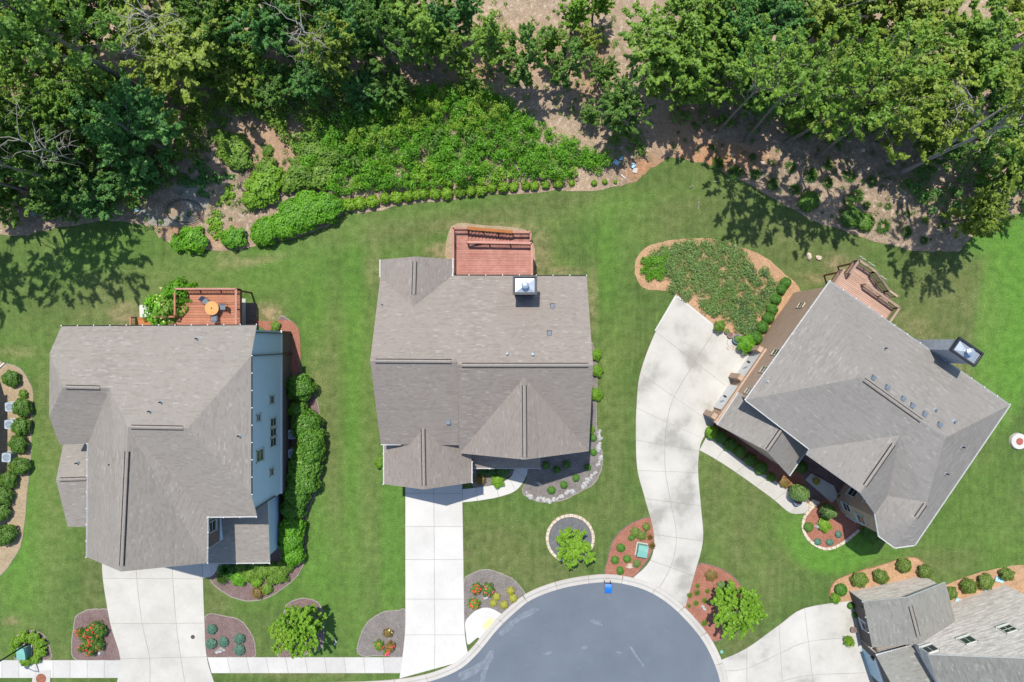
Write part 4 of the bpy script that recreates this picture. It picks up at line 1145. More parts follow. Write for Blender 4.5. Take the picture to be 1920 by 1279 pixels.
    pipe_vent(root, onplane(1658, 653, *ne)); pipe_vent(root, onplane(1803, 838, *se)); pipe_vent(root, onplane(1773, 888, *se)); pipe_vent(root, onplane(1438, 715, T, P1, C), 0.3, 0.06, M["white"])
    # side chimney on the north-east wall
    cu, cv = UV(W(1790, 690, 6))
    pc = uv(11.0, -0.55); ch = chimney(root, pc, (2.0, 1.0), 0.0, 10.3, rz, M["chimney_siding"], M["metal"])
    mb = MB(); p0 = T + U3 * 9.9 + V3 * 0.1; 
    return root
house_right()

# ---- lower right house
def house_corner():
    root = thing("house", W(1720, 1180), "whitewashed brick house with weathered grey-green shingles by the straw beds", "house")
    w1 = Vector((0.948, 0.319, 0)).normalized(); w2 = Vector((0.319, -0.948, 0)).normalized()
    a = W(1618, 1128, 3.1); n = W(1703, 1120, 4.6); b = W(1773, 1092, 3.1); c = W(1795, 1178, 3.1); s = W(1726, 1207, 4.6); d = W(1635.5, 1214, 3.1)
    bv, _, _ = roof(root, [[a, n, s, d], [n, b, c, s]], M["roof_green"])
    rz = math.atan2(w1.y, w1.x)
    ins = lambda p, du, dv: (p + w1 * du + w2 * dv)[:2]
    A_ = ins(a, .3, .3); B_ = ins(b, -.3, .35); C_ = ins(c, -.3, 1.0); D_ = ins(d, .3, 1.0)
    wall(root, B_, A_, bv, M["brick_pale"], 0, default=3); wall(root, A_, D_, bv, M["brick_dark"], 0, default=3); wall(root, C_, B_, bv, M["brick_pale"], 0, default=3)  # west wall takes dark brick: its shade is put into the colour
    # main block: gable end to the north
    m1 = W(1740, 1228, 6.6); r1 = m1 + w1 * 6.0 + Vector((0, 0, 4.9)); e1 = m1 + w1 * 12.0
    L = 13.0
    m2, r2, e2 = m1 + w2 * L, r1 + w2 * L, e1 + w2 * L
    bvm, _, _ = roof(root, [[m1, r1, r2, m2], [r1, e1, e2, r2]], M["roof_green"])
    k0, k1 = ins(m1, .3, .15), ins(e1, -.3, .15); k2, k3 = ins(e2, -.3, -.3), ins(m2, .3, -.3)
    wall(root, k1, k0, bvm, M["brick_pale"], 0, default=6.5); wall(root, k0, k3, bvm, M["brick_pale"], 0, default=6.5); wall(root, k3, k2, bvm, M["brick_pale"], 0, default=6.5); wall(root, k2, k1, bvm, M["brick_pale"], 0, default=6.5)
    base = Vector((k0[0], k0[1], 0))
    for px, py in ((1890, 1180), (1815, 1201), (1744, 1217)):
        best = None
        for t_ in np.arange(0.2, 11, 0.05):
            for z_ in np.arange(4.5, 8.5, 0.1):
                p = base + w1 * t_; k = (CAM_H - z_) / CAM_H
                q = (960 + p.x / MPP / k, 639.5 - p.y / MPP / k); dd = (q[0] - px) ** 2 + (q[1] - py) ** 2
                if best is None or dd < best[0]: best = (dd, t_, z_)
        p = base + w1 * best[1]; window(root, (p.x, p.y, best[2]), -w2, 1.0, 1.05, (2, 1) if px < 1850 else (2, 2))
    # side-entry garage between the two
    f = 3.7
    v1 = W(1643, 1229, f); v2 = W(1728, 1206, f)
    hw = 4.2
    t1 = v1 + w2 * hw + Vector((0, 0, 2.9)); t2 = v2 + w2 * hw + Vector((0, 0, 2.9)) + w1 * 2
    s1 = v1 + w2 * 2 * hw; s2 = v2 + w2 * 2 * hw + w1 * 2; v2b = v2 + w1 * 1.0
    bv4, _, _ = roof(root, [[v1, v2b, t2, t1], [t1, t2, s2, s1]], M["roof_green"])
    A2, B2 = ins(v1, .3, .3), ins(v2, 1.2, .3); D2, E2 = ins(s1, .3, -.3), ins(s2, 0, -.3)
    wall(root, B2, A2, bv4, M["brick_pale"], 0, default=3.5); wall(root, A2, D2, bv4, M["brick_dark"], 0, default=3.5); wall(root, D2, E2, bv4, M["brick_pale"], 0, default=3.5)  # west garage wall darkened likewise, shade carried by the brick colour
    A2 = Vector(A2).to_3d(); D2 = Vector(D2).to_3d()
    for t_ in (0.27, 0.72):
        for i in range(4):
            p = A2.lerp(D2, t_) - w1 * 0.03; mb = MB(); mb.box((p.x, p.y, 0.33 + i * 0.6), (0.1, 2.6, 0.57), rz); mb.build("garage_door_panel", M["door_shade_blue"], root)
        fb = MB(); p = A2.lerp(D2, t_) - w1 * 0.05; fb.box((p.x, p.y, 2.52), (0.14, 2.9, 0.16), rz); fb.build("door_head", M["white"], root)
    gutter(root, v1, v2, None, out=-w2); gutter(root, a, d, M["gutter_dark"], out=-w1)
    ridge_vent(root, n.lerp(s, 0.2), n.lerp(s, 0.85)); ridge_vent(root, r1.lerp(r2, 0.1), r1.lerp(r2, 0.9))
    p = Vector(A_).to_3d().lerp(Vector(D_).to_3d(), 0.55); window(root, (p.x, p.y, 1.7), -w1, 1.0, 1.3, (1, 2), m=M["white"])
    for q_ in (Vector(A_).to_3d(), A2):
        mb = MB(); p = q_ + w2 * 0.8 - w1 * 0.12; mb.box((p.x, p.y, 2.1), (0.2, 0.2, 0.4), rz); mb.build("wall_lantern", M["dark_metal"], root)
    downspout(root, A_[0] - 0.08, A_[1] + 0.05, 0, 2.9, M["white"])
house_corner()

# ---- house at the left margin (mostly outside the picture)
def house_margin():
    root = thing("house", (-54, -9, 0), "house whose brick side wall ends the sandy bed with the air conditioners", "house")
    x0, x1, y0, y1 = -60.0, -48.45, -15.5, -2.6; e = 7.0; rg = (x0 + x1) / 2
    a, b = Vector((x1 + .35, y1 + .3, e)), Vector((x1 + .35, y0 - .3, e)); c, d = Vector((rg, y1 + .3, 10)), Vector((rg, y0 - .3, 10)); g, h = Vector((x0 - .35, y1 + .3, e)), Vector((x0 - .35, y0 - .3, e))
    bv, _, _ = roof(root, [[a, b, d, c], [c, d, h, g]], M["roof_brown"])
    walls(root, [(x1, y1), (x1, y0), (x0, y0), (x0, y1)], bv, M["brick_dark"], 0, default=7)
    mb = MB(); mb.tube([(x1 + .1, y1 - .1, 6.8), (x1 + .1, y1 - .1, 0.25), (x1 + .45, y1 + .1, 0.12), (x1 + 0.95, y1 + .55, 0.1)], 0.07, 8); mb.build("downspout", M["white"], root)
    window(root, (x1, -8.5, 2.0), (1, 0), 1.0, 1.4)
house_margin()
# ------------------------------------------------------------ decks
def rail(root, a, b, m, top_m=None, h=1.0, bal=True, wide=0.15):
    """deck railing from a to b (floor points): posts, rails, balusters"""
    a = Vector(a); b = Vector(b); up = Vector((0, 0, 1)); L = (b - a).length
    tb = MB(); tb.beam(a + up * h, b + up * h, wide, 0.05); t = tb.build("handrail", top_m or m, root)
    for zz in (.1, h - .09):
        bb = MB(); bb.beam(a + up * zz, b + up * zz, 0.05, 0.09); bb.build("rail", m, t)
    n = max(1, round(L / 1.8))
    for i in range(n + 1):
        p = a.lerp(b, i / n); pb = MB(); pb.box(p + up * (h / 2 - .01), (0.1, 0.1, h - .03)); pb.build("post", m, t)
    if bal:
        k = int(L / 0.13); sb = MB()
        for i in range(1, k):
            p = a.lerp(b, i / k); sb.box(p + up * (h / 2), (0.035, 0.035, h - 0.2))
        o = sb.build("balusters", m, t); o["kind"] = "stuff"

def boards(root, O, ex, ey, x0, x1, y0, y1, z, m, w=0.14, gap=0.018, split=None):
    n = int((y1 - y0) / (w + gap)); st = (y1 - y0) / n
    for i in range(n):
        yc = y0 + (i + .5) * st
        a = O + ex * x0 + ey * yc; b = O + ex * x1 + ey * yc
        mb = MB(); mb.beam((a.x, a.y, z - 0.02), (b.x, b.y, z - 0.02), st - gap, 0.04); mb.build("deck_board", m, root)

def joist_frame(root, O, ex, ey, x0, x1, y0, y1, z, m, legs=True):
    P = lambda x, y, zz: O + ex * x + ey * y + Vector((0, 0, zz))
    mb = MB()
    for s, t in (((x0, y0), (x1, y0)), ((x1, y0), (x1, y1)), ((x1, y1), (x0, y1)), ((x0, y1), (x0, y0))):
        mb.beam(P(s[0], s[1], z - .16), P(t[0], t[1], z - .16), 0.05, 0.22)
    n = int((x1 - x0) / 0.6)
    for i in range(1, n): mb.beam(P(x0 + (x1 - x0) * i / n, y0, z - .16), P(x0 + (x1 - x0) * i / n, y1, z - .16), 0.04, 0.2)
    mb.build("joists", m, root)
    if legs:
        for x in (x0 + .1, (x0 + x1) / 2, x1 - .1):
            lb = MB(); p = P(x, y1 - .1, 0); lb.box((p.x, p.y, (z - .2) / 2), (0.14, 0.14, z - .2)); lb.build("leg", m, root)

def stairs(root, a, b, side, width, m, mr):
    """flight from a (top) to b (bottom); side = horizontal unit across"""
    a = Vector(a); b = Vector(b); n = max(2, round(abs(a.z - b.z) / 0.175)); d = (b - a); hd = Vector((d.x, d.y, 0)); st = hd / n
    rz = math.atan2(hd.y, hd.x)
    for i in range(n):
        z = a.z + (b.z - a.z) * (i + 1) / n
        c = a + st * (i + .5) + side * width / 2
        mb = MB(); mb.box((c.x, c.y, z - .02), (st.length + 0.02, width - 0.06, 0.04), rz); mb.build("tread", m, root)
    for s in (0.0, width):
        mb = MB(); mb.beam(a + side * s - Vector((0, 0, .15)), b + side * s - Vector((0, 0, .1)), 0.05, 0.26); mb.build("stringer", mr, root)

X, Y, O0 = Vector((1, 0, 0)), Vector((0, 1, 0)), Vector((0, 0, 0))
def deck_middle():
    root = thing("deck", (-1.7, 7.2, 0), "faded pinkish red raised deck with a stair behind the middle house", "deck")
    z = 2.9; m, r, dk = M["deck_pink"], M["deck_pink_rail"], M["deck_dark"]
    boards(root, O0, X, Y, -5.2, 1.75, 5.0, 8.66, z, m); boards(root, O0, X, Y, -5.2, -3.95, 8.66, 9.95, z, m)
    joist_frame(root, O0, X, Y, -5.2, 1.75, 5.05, 8.66, z, dk); joist_frame(root, O0, X, Y, -5.2, -3.95, 8.66, 9.95, z, dk, False)
    stairs(root, (-3.95, 8.8, z), (0.05, 8.8, 0.7), Y, 1.1, m, M["deck_orange"])
    boards(root, O0, Y, X, 8.75, 9.95, 0.05, 1.7, 0.7, m); joist_frame(root, O0, X, Y, 0.05, 1.7, 8.75, 9.95, 0.7, dk, False)
    for x in (0.15, 1.6):
        for y in (8.85, 9.85):
            mb = MB(); mb.box((x, y, .28), (.12, .12, .56)); mb.build("leg", dk, root)
    rail(root, (-5.2, 5.1, z), (-5.2, 9.95, z), dk, r, wide=0.22); rail(root, (-5.2, 9.95, z), (-3.95, 9.95, z), dk, r, wide=0.2)
    rail(root, (-3.95, 9.95, z), (0.05, 9.95, .75), dk, M["deck_orange"], wide=0.26); rail(root, (-3.95, 8.72, z), (1.75, 8.62, z), dk, r, wide=0.2)
    rail(root, (-3.95, 8.82, z), (0.05, 8.82, .75), dk, M["deck_orange"], bal=False); rail(root, (0.05, 9.95, .72), (1.7, 9.95, .72), dk, r, wide=0.2); rail(root, (1.7, 9.95, .72), (1.7, 9.2, .72), dk, r, bal=False)
    rail(root, (1.75, 5.1, z), (1.75, 8.62, z), dk, r, wide=0.2)
deck_middle()

def deck_left():
    root = thing("deck", (-27, 2.8, 0), "red-brown raised deck with a round table behind the left house", "deck")
    z = 2.9; m, r = M["deck_red"], M["deck_red"]
    boards(root, O0, X, Y, -29.7, -24.3, 0.95, 4.6, z, m, w=0.2); joist_frame(root, O0, X, Y, -29.7, -24.3, 0.95, 4.6, z, M["deck_dark"])
    rail(root, (-29.7, 4.6, z), (-24.3, 4.6, z), r, M["deck_pink_rail"]); rail(root, (-24.3, 4.6, z), (-24.3, 1.0, z), r, M["deck_pink_rail"], wide=0.18); rail(root, (-29.7, 2.3, z), (-29.7, 4.6, z), r)
    stairs(root, (-29.75, 0.95, z), (-32.3, 0.95, 1.5), Y, 1.2, m, M["deck_dark"])
    boards(root, O0, X, Y, -34.4, -32.3, 0.95, 2.15, 1.5, M["deck_orange"]); joist_frame(root, O0, X, Y, -34.4, -32.3, 0.95, 2.15, 1.5, M["deck_dark"])
    rail(root, (-34.4, 0.95, 1.5), (-34.4, 2.15, 1.5), M["deck_dark"], M["deck_red"]); rail(root, (-29.75, 2.15, z), (-32.3, 2.15, 1.5), M["deck_dark"], M["deck_red"])
deck_left()

def deck_right():
    T = H3["T"].copy(); T.z = 0; e, o = U3, -V3
    c = T + e * 5 + o * 2
    root = thing("deck", (c.x, c.y, 0), "tan and brown raised deck with a stair behind the angled grey house", "deck")
    z = 3.0; m, r = M["deck_tan"], M["deck_brown"]; D = M["deck_dark"]
    P = lambda x, y, zz: T + e * x + o * y + Vector((0, 0, zz))
    boards(root, T, e, o, 1.6, 7.5, -0.25, 2.75, z, m); boards(root, T, e, o, 2.2, 4.0, 2.75, 4.15, z, m)
    joist_frame(root, T, e, o, 1.6, 7.5, -0.25, 2.75, z, D); joist_frame(root, T, e, o, 2.2, 4.0, 2.75, 4.15, z, D)
    stairs(root, P(4.0, 2.9, z), P(6.7, 2.9, 1.1), o, 1.15, m, r)
    boards(root, T, o, e, 2.8, 4.15, 6.7, 7.6, 1.1, m); joist_frame(root, T, e, o, 6.7, 7.6, 2.8, 4.15, 1.1, D)
    rail(root, P(2.2, 2.75, z), P(2.2, 4.15, z), r, wide=.2); rail(root, P(1.6, -.2, z), P(1.6, 2.75, z), r, wide=.2); rail(root, P(2.2, 4.15, z), P(4.0, 4.15, z), r, wide=.2)
    rail(root, P(4.0, 4.15, z), P(6.7, 4.15, 1.15), r, wide=.2); rail(root, P(6.7, 4.15, 1.12), P(7.6, 4.15, 1.12), r, wide=.2); rail(root, P(3.9, 2.8, z), P(7.5, 2.72, z), r, wide=.2)
    rail(root, P(7.5, -.2, z), P(7.5, 2.72, z), r, wide=.2)
    for i, (x, y, hh) in enumerate(((2.1, 4.2, 4.7), (3.1, 4.25, 4.6), (5.0, 4.25, 3.6))):
        mb = MB(); p = P(x, y, 3.0 if i < 2 else 1.2)
        top = Vector((p.x, p.y, hh)); mb.tube([p, top], 0.025, 6); 
        for s in (-1, 1): mb.tube([top, top + e * s * 0.2 + Vector((0, 0, .1)), top + e * s * 0.35], 0.018, 6)
        ob = mb.build("feeder_pole", M["white"], org=p); tag(ob, "white metal bird-feeder pole with two arms on the tan deck rail", "pole", "feeder poles on the deck rail")
    for k, (x, y, rr) in enumerate(((-0.5, 3.3, .28), (0.3, 3.7, .22))):
        p = P(x, y, 0.15); stone("rock", p, rr, M["rock_tan"], 500 + k, None, "grey rock piled beside the tan deck", "rocks by the tan deck")
deck_right()

# ------------------------------------------------------------ patio set
def patio_set():
    c = W(397, 578, 3.6); z = 2.9
    root = thing("patio_table", (c.x, c.y, z), "round orange wooden table on the red deck", "table")
    mb = MB(); mb.lathe((c.x, c.y, z + .66), [(0.55, 0), (0.62, .02), (0.62, .06), (0.58, .075)], 28); mb.build("table_top", M["table_wood"], root)
    mb = MB(); mb.lathe((c.x, c.y, z + .736), [(0.07, 0), (0.07, .01)], 12); mb.build("umbrella_hole", M["iron"], root)
    mb = MB(); mb.lathe((c.x, c.y, z + .03), [(0.05, 0), (0.05, .64)], 10); mb.build("stem", M["dark_metal"], root)
    for k in range(4):
        q = math.pi / 4 + k * math.pi / 2; mb = MB(); mb.tube([(c.x, c.y, z + .2), (c.x + .4 * math.cos(q), c.y + .4 * math.sin(q), z + .02)], 0.03, 6); mb.build("foot", M["dark_metal"], root)
    # folding chair prototype, seat faces +x
    ch = thing("patio_chair", (0, 0, z), "slate blue sling chair pulled up to the round deck table", "chair", "slate chairs round the deck table")
    ORG[ch.name] = Vector((0, 0, 0))
    sb = MB(); sb.box((0.02, 0, .43), (.46, .48, .035)); sb.build("seat", M["slate_fabric"], ch)
    bb = MB(); bb.add([(-.22, -.24, .46), (-.22, .24, .46), (-.42, .24, .92), (-.42, -.24, .92), (-.25, -.24, .46), (-.25, .24, .46), (-.45, .24, .92), (-.45, -.24, .92)],
                      [(0, 1, 2, 3), (7, 6, 5, 4), (0, 3, 7, 4), (1, 5, 6, 2), (3, 2, 6, 7), (0, 4, 5, 1)]); bb.build("backrest", M["slate_fabric"], ch)
    for sx in (-1, 1):
        for sy in (-1, 1):
            lb = MB(); lb.tube([(sx * .2, sy * .25, .43), (sx * .26, sy * .26, 0)], .018, 6); lb.build("leg", M["dark_metal"], ch)
        ab = MB(); ab.tube([(-.3, sx * .27, .66), (.2, sx * .27, .66), (.22, sx * .26, .43)], .02, 6); ab.build("armrest", M["dark_metal"], ch)
    spots = [(-.65, .62, -.75), (.85, .12, 3.1), (.15, -.85, 1.65), (.75, -.35, 2.6)]
    for i, (dx, dy, a) in enumerate(spots[:3]):
        o = ch if i == 0 else copy_tree(ch)
        o.location = (c.x + dx, c.y + dy, z); o.rotation_euler = (0, 0, a)
patio_set()

# ------------------------------------------------------------ street and yard objects
def ac_proto():
    r = thing("air_conditioner", (0, 0, 0), "pale grey air conditioner unit standing by the brick side wall", "air conditioner"); ORG[r.name] = Vector((0, 0, 0))
    pb = MB(); pb.box((0, 0, .04), (.95, .95, .08)); pb.build("pad", M["concrete"], r)
    mb = MB(); s = .41
    pts = [(-s + .08, -s), (s - .08, -s), (s, -s + .08), (s, s - .08), (s - .08, s), (-s + .08, s), (-s, s - .08), (-s, -s + .08)]
    mb.prism(pts, .08, .85); mb.build("housing", M["ac_white"], r)
    lb = MB()
    for i in range(10): lb.prism([(x * 1.015, y * 1.015) for x, y in pts], .14 + i * .068, .165 + i * .068)
    o = lb.build("louvres", M["ac_grille"], r); o["kind"] = "stuff"
    gb = MB(); gb.lathe((0, 0, .85), [(.33, 0), (.33, .012), (.3, .015)], 24); gb.build("fan_well", M["ac_grille"], r)
    fb = MB(); fb.lathe((0, 0, .868), [(.09, 0), (.09, .03), (.02, .035)], 14)
    for k in range(5):
        q = k * 2 * math.pi / 5; c, s_ = math.cos(q), math.sin(q)
        fb.add([(c * .08 - s_ * .03, s_ * .08 + c * .03, .872), (c * .08 + s_ * .03, s_ * .08 - c * .03, .88), (c * .29 + s_ * .1, s_ * .29 - c * .1, .885), (c * .29 - s_ * .06, s_ * .29 + c * .06, .872)], [(0, 1, 2, 3)])
    fb.build("fan", M["ac_fan"], r)
    return r
acp = ac_proto()
first = True
for (x, y), lab, grp in [((18, 763), "pale blue-grey air conditioner in the sandy bed behind clipped shrubs", "air conditioners in the sandy bed"), ((17, 796), None, None), ((12, 858), None, None),
                         ((549, 851), "pale air conditioner tucked between the shade-tinted siding and the tall hedge", "air conditioners behind the hedge"), ((548, 884), None, None), ((547, 815), None, None)]:
    if lab: L_, G_ = lab, grp
    p = W(x, y, .85); p.z = 0.03
    o = acp if first else copy_tree(acp)
    first = False
    o.location = p; o.rotation_euler = (0, 0, random.uniform(-.06, .06)); o["label"] = L_; o["group"] = G_

def bin_():
    c = W(1138, 1096, 0); c.z = 0.02; rz = -0.05
    root = thing("trash_bin", c, "bright blue wheeled bin standing at the cul-de-sac kerb", "bin", rz=0); Rm = Matrix.Rotation(rz, 3, 'Z')
    mb = MB(); lo = [(-.22, -.25, .05), (.22, -.25, .05), (.22, .22, .05), (-.22, .22, .05)]; hi = [(-.29, -.36, 1.0), (.29, -.36, 1.0), (.29, .33, 1.0), (-.29, .33, 1.0)]
    mb.add([c + Rm @ Vector(v) for v in lo + hi], [(3, 2, 1, 0), (4, 5, 6, 7), (0, 1, 5, 4), (1, 2, 6, 5), (2, 3, 7, 6), (3, 0, 4, 7)]); mb.build("body", M["bin_blue"], root)
    lb = MB(); n = 6; rows = []
    for i in range(n + 1):
        y = -.4 + .8 * i / n; zz = 1.02 + .09 * math.sin(math.pi * i / n); rows.append([c + Rm @ Vector((x, y, zz + (0.0 if abs(x) > .3 else .02))) for x in (-.32, -.25, 0, .25, .32)])
    for a, b in zip(rows, rows[1:]):
        for k in range(4): lb.quad(a[k], a[k + 1], b[k + 1], b[k])
    lb.add([rows[0][0], rows[0][-1], rows[-1][-1], rows[-1][0]], [(0, 3, 2, 1)]); lb.build("lid", M["bin_blue"], root, smooth=True)
    hb = MB(); hb.tube([c + Rm @ Vector((-.3, .36, .98)), c + Rm @ Vector((-.3, .46, 1.0)), c + Rm @ Vector((.3, .46, 1.0)), c + Rm @ Vector((.3, .36, .98))], .025, 8); hb.build("handle", M["black"], root)
    for s in (-1, 1):
        wb = MB(); p = c + Rm @ Vector((s * .28, .3, .12)); wb.tube([p - Rm @ Vector((.03, 0, 0)), p + Rm @ Vector((.03, 0, 0))], .12, 14); wb.build("wheel", M["black"], root)
bin_()

def utility_box(px, py, rz, size, label):
    c = W(px, py); c.z = 0.04
    root = thing("utility_box", c, label, "utility box"); sx, sy, h = size
    pb = MB(); pb.box(c + Vector((0, 0, .05)), (sx + .2, sy + .2, .1), rz); pb.build("pad", M["concrete_kerb"], root)
    mb = MB(); mb.box(c + Vector((0, 0, .1 + h * .4)), (sx, sy, h * .8), rz); mb.build("cabinet", M["box_green"], root)
    Rm = Matrix.Rotation(rz, 3, 'Z'); lb = MB(); x, y = sx / 2 + .03, sy / 2 + .03; z0, z1 = .1 + h * .8, .1 + h
    v = [(-x, -y, z0), (x, -y, z0), (x, y, z0), (-x, y, z0), (-x, -y, z1 - .1), (x, -y, z1 - .1), (x, y * .1, z1), (-x, y * .1, z1), (x, y, z1 - .03), (-x, y, z1 - .03)]
    lb.add([c + Rm @ Vector(p) for p in v], [(0, 1, 5, 4), (4, 5, 6, 7), (7, 6, 8, 9), (2, 3, 9, 8), (1, 2, 8, 6, 5), (3, 0, 4, 7, 9), (3, 2, 1, 0)]); lb.build("lid", M["box_green"], root)
    hb = MB(); hb.box(c + Rm @ Vector((0, -sy / 2 - .02, h * .5)), (.12, .05, .2), rz); hb.build("latch", M["iron"], root)
utility_box(1202, 1029, -0.17, (.85, 1.05, .8), "teal green utility box in the red mulch bed by the curved drive")
utility_box(52, 1219, -0.05, (.75, 1.0, .8), "teal utility box ringed by yellow-green shrubs near the sidewalk")

def disc(name, px, py, rings, label, cat, z=0.0, n=32):
    c = W(px, py); c.z = z; root = thing(name, c, label, cat)
    for nm, prof, m in rings:
        mb = MB(); mb.lathe(c, prof, n); mb.build(nm, m, root)
disc("sewer_manhole", 1907, 827, [("riser", [(.78, 0), (.74, .28), (.70, .32), (.34, .325)], M["concrete_white"]), ("lid", [(.33, .30), (.33, .345), (.30, .35)], M["redlid"])], "round white concrete manhole with a red lid in the lawn", "manhole")
disc("manhole_cover", 78, 1272, [("frame", [(.47, 0), (.47, .012), (.44, .012)], M["iron"]), ("cover", [(.43, 0), (.43, .018), (.1, .02)], M["rust"])], "rusty round manhole cover in the concrete storm inlet", "manhole cover", 0.076)
disc("cleanout_cover", 362, 1194, [("cover", [(.2, 0), (.2, .012), (.17, .016)], M["iron"])], "small dark round cleanout cover in the left driveway", "cover", 0.05, 8)
disc("valve_cover", 1353, 1222, [("cover", [(.16, 0), (.16, .05), (.13, .06)], M["box_green"])], "small round green valve cover in the grass by the kerb", "cover", 0.0, 16)

def lamp():
    c = W(57, 1204); root = thing("street_lamp", c, "tall black street lamp pole rising beside the teal utility box", "street lamp")
    mb = MB(); mb.lathe(c, [(.16, 0), (.16, .5), (.09, .7), (.075, 1.0), (.06, 7.0)], 12); mb.build("pole", M["black"], root)
    mb = MB(); mb.tube([c + Vector((0, 0, 6.9)), c + Vector((-.5, .2, 7.3)), c + Vector((-1.1, .45, 7.2))], .04, 8); mb.build("arm", M["black"], root)
    mb = MB(); mb.lathe(c + Vector((-1.1, .45, 6.85)), [(.26, 0), (.2, .18), (.1, .32), (.03, .4)], 14); mb.build("lamp_shade", M["black"], root)
lamp()

def scrap(name, px, py, size, rz, m, label, cat, z=0.1, group=None, tilt=0.0):
    """small tray/tub with raised rim"""
    c = W(px, py); c.z = z; mb = MB(); Rm = Matrix.Rotation(rz, 3, 'Z') @ Matrix.Rotation(tilt, 3, 'X'); sx, sy, h = size
    mb.box(c + Rm @ Vector((0, 0, .02)), (sx, sy, .04), 0, 0, Rm)
    for s in (-1, 1):
        mb.box(c + Rm @ Vector((s * sx / 2, 0, h / 2)), (.04, sy, h), 0, 0, Rm); mb.box(c + Rm @ Vector((0, s * sy / 2, h / 2)), (sx, .04, h), 0, 0, Rm)
    o = mb.build(name, m, org=c); tag(o, label, cat, group)
scrap("plastic_tub", 1155, 306, (.5, .32, .18), -.5, M["paleblue"], "pale blue plastic tub lying at the end of the clipped row of shrubs", "tub", .15)
scrap("plastic_tub", 1186, 312, (.36, .3, .2), .7, M["paleblue"], "pale blue bucket-sized tub beside the square grey paver", "tub", .15)
scrap("plastic_tub", 1164, 298, (.34, .24, .14), .3, M["paleblue"], "small pale blue tray half under the green leaves", "tub", .15)
scrap("plastic_tub", 260, 395, (.3, .24, .14), .3, M["paleblue"], "small pale blue tray on the bare ground near the netting ring", "tub", .2)
scrap("plastic_tub", 64, 402, (.26, .2, .1), .2, M["paleblue"], "scrap of blue plastic on the litter under the left trees", "litter", .15)
for i, (x, y, a, lab) in enumerate(((1797, 1127, -.5, "pale blue louvred vent cover at the foot of the whitewashed wall, by the roof corner"), (1843, 1099, -.9, "pale blue panel leaning against a clipped olive shrub"), (1872, 1086, -.25, "flat pale blue panel between two clipped olive shrubs"))):
    scrap("vent_cover", x, y, (.75, .4, .12), a, M["paleblue"], lab, "panel", .08)
mb = MB(); c = W(1190, 320); mb.prism([(c.x + dx, c.y + dy) for dx, dy in ((-.24, -.2), (.2, -.26), (.26, .2), (-.18, .25))], .08, .16); o = mb.build("paver", M["concrete"], org=(c.x, c.y, .08)); tag(o, "square grey paver on the ground below the clipped row", "paver")
def pole_(pts, r, m, label, cat, name="garden_pole", h=0.12):
    P = [W(*p) for p in pts]; P = [Vector((p.x, p.y, h)) for p in P]; mb = MB(); mb.tube(P, r, 6); o = mb.build(name, m, org=P[0]); tag(o, label, cat)
pole_([(1142, 304), (1156, 319)], .04, M["bark"], "thin grey pole lying beside the pale blue tub", "pole")
pole_([(1164, 328), (1172, 335)], .05, M["white"], "short white pipe lying on the gravel edge", "pipe")
pole_([(628, 1197), (631, 1204), (627, 1208)], .06, M["white"], "short white pipe standing in the lawn near the sidewalk", "pipe", "standpipe")
def ring_net(px, py, rx, ry, label):
    c = W(px, py); c.z = 0; mb = MB(); n = 28
    for zz in (.1, .45, .8):
        mb.tube([c + Vector((rx * math.cos(a), ry * math.sin(a), zz + .12)) for a in [2 * math.pi * i / n for i in range(n + 1)]], .022, 5)
    for i in range(n):
        a = 2 * math.pi * i / n; p = c + Vector((rx * math.cos(a), ry * math.sin(a), .1)); mb.tube([p, p + Vector((0, 0, .85))], .014, 4)
    o = mb.build("netting_ring", M["netting"], org=c); tag(o, label, "netting")
ring_net(349, 397, 1.7, 1.05, "wide black netting ring on the bare grey soil"); ring_net(476, 346, 1.2, .85, "black netting ring half hidden by a lime green shrub")
# ------------------------------------------------------------ vegetation
def leaf_quads(P, N, ln, wd, rg):
    n = len(P); t = rg.normal(size=(n, 3)); t -= N * (t * N).sum(1, keepdims=True); t /= np.linalg.norm(t, axis=1, keepdims=True) + 1e-9
    b = np.cross(N, t); s = rg.uniform(0.7, 1.3, (n, 1))
    l = ln * s * 0.5; w = wd * s * 0.5
    V = np.stack([P - t * l, P + b * w + N * w * 0.25, P + t * l - N * l * 0.15, P - b * w + N * w * 0.25], 1).reshape(-1, 3)
    return V, np.arange(4 * n).reshape(n, 4)

def unit(v): return v / (np.linalg.norm(v, axis=1, keepdims=True) + 1e-9)
def cat_(parts):
    V = []; Q = []; b = 0
    for v, q in parts: V.append(v); Q.append(q + b); b += len(v)
    return np.concatenate(V), np.concatenate(Q)

def ellipsoid(rx, ry, rz, zc, nu=12, nv=7, rg=None):
    V = []; Q = []
    for j in range(nv + 1):
        ph = -math.pi / 2 + math.pi * j / nv
        for i in range(nu):
            a = 2 * math.pi * i / nu; d = 1 + (rg.uniform(-.12, .12) if rg is not None else 0)
            V.append((rx * d * math.cos(ph) * math.cos(a), ry * d * math.cos(ph) * math.sin(a), zc + rz * d * math.sin(ph)))
    for j in range(nv):
        for i in range(nu): Q.append((j * nu + i, j * nu + (i + 1) % nu, (j + 1) * nu + (i + 1) % nu, (j + 1) * nu + i))
    return np.array(V), np.array(Q)

def clusters(C, Rc, per, ln, wd, rg, upb=0.55, flat=0.7, centre=None):
    """leaf clumps at C (n,3) with radius Rc (n,)"""
    n = len(C); d = unit(rg.normal(size=(n, per, 3)).reshape(-1, 3)); rad = rg.uniform(0.25, 1.0, (n * per, 1)) ** 0.6
    off = d * rad * np.repeat(Rc, per)[:, None]; off[:, 2] *= flat
    P = np.repeat(C, per, axis=0) + off
    N = d * 0.7 + np.array([[0, 0, upb]]) + rg.normal(size=d.shape) * 0.35
    return leaf_quads(P, unit(N), ln, wd, rg)

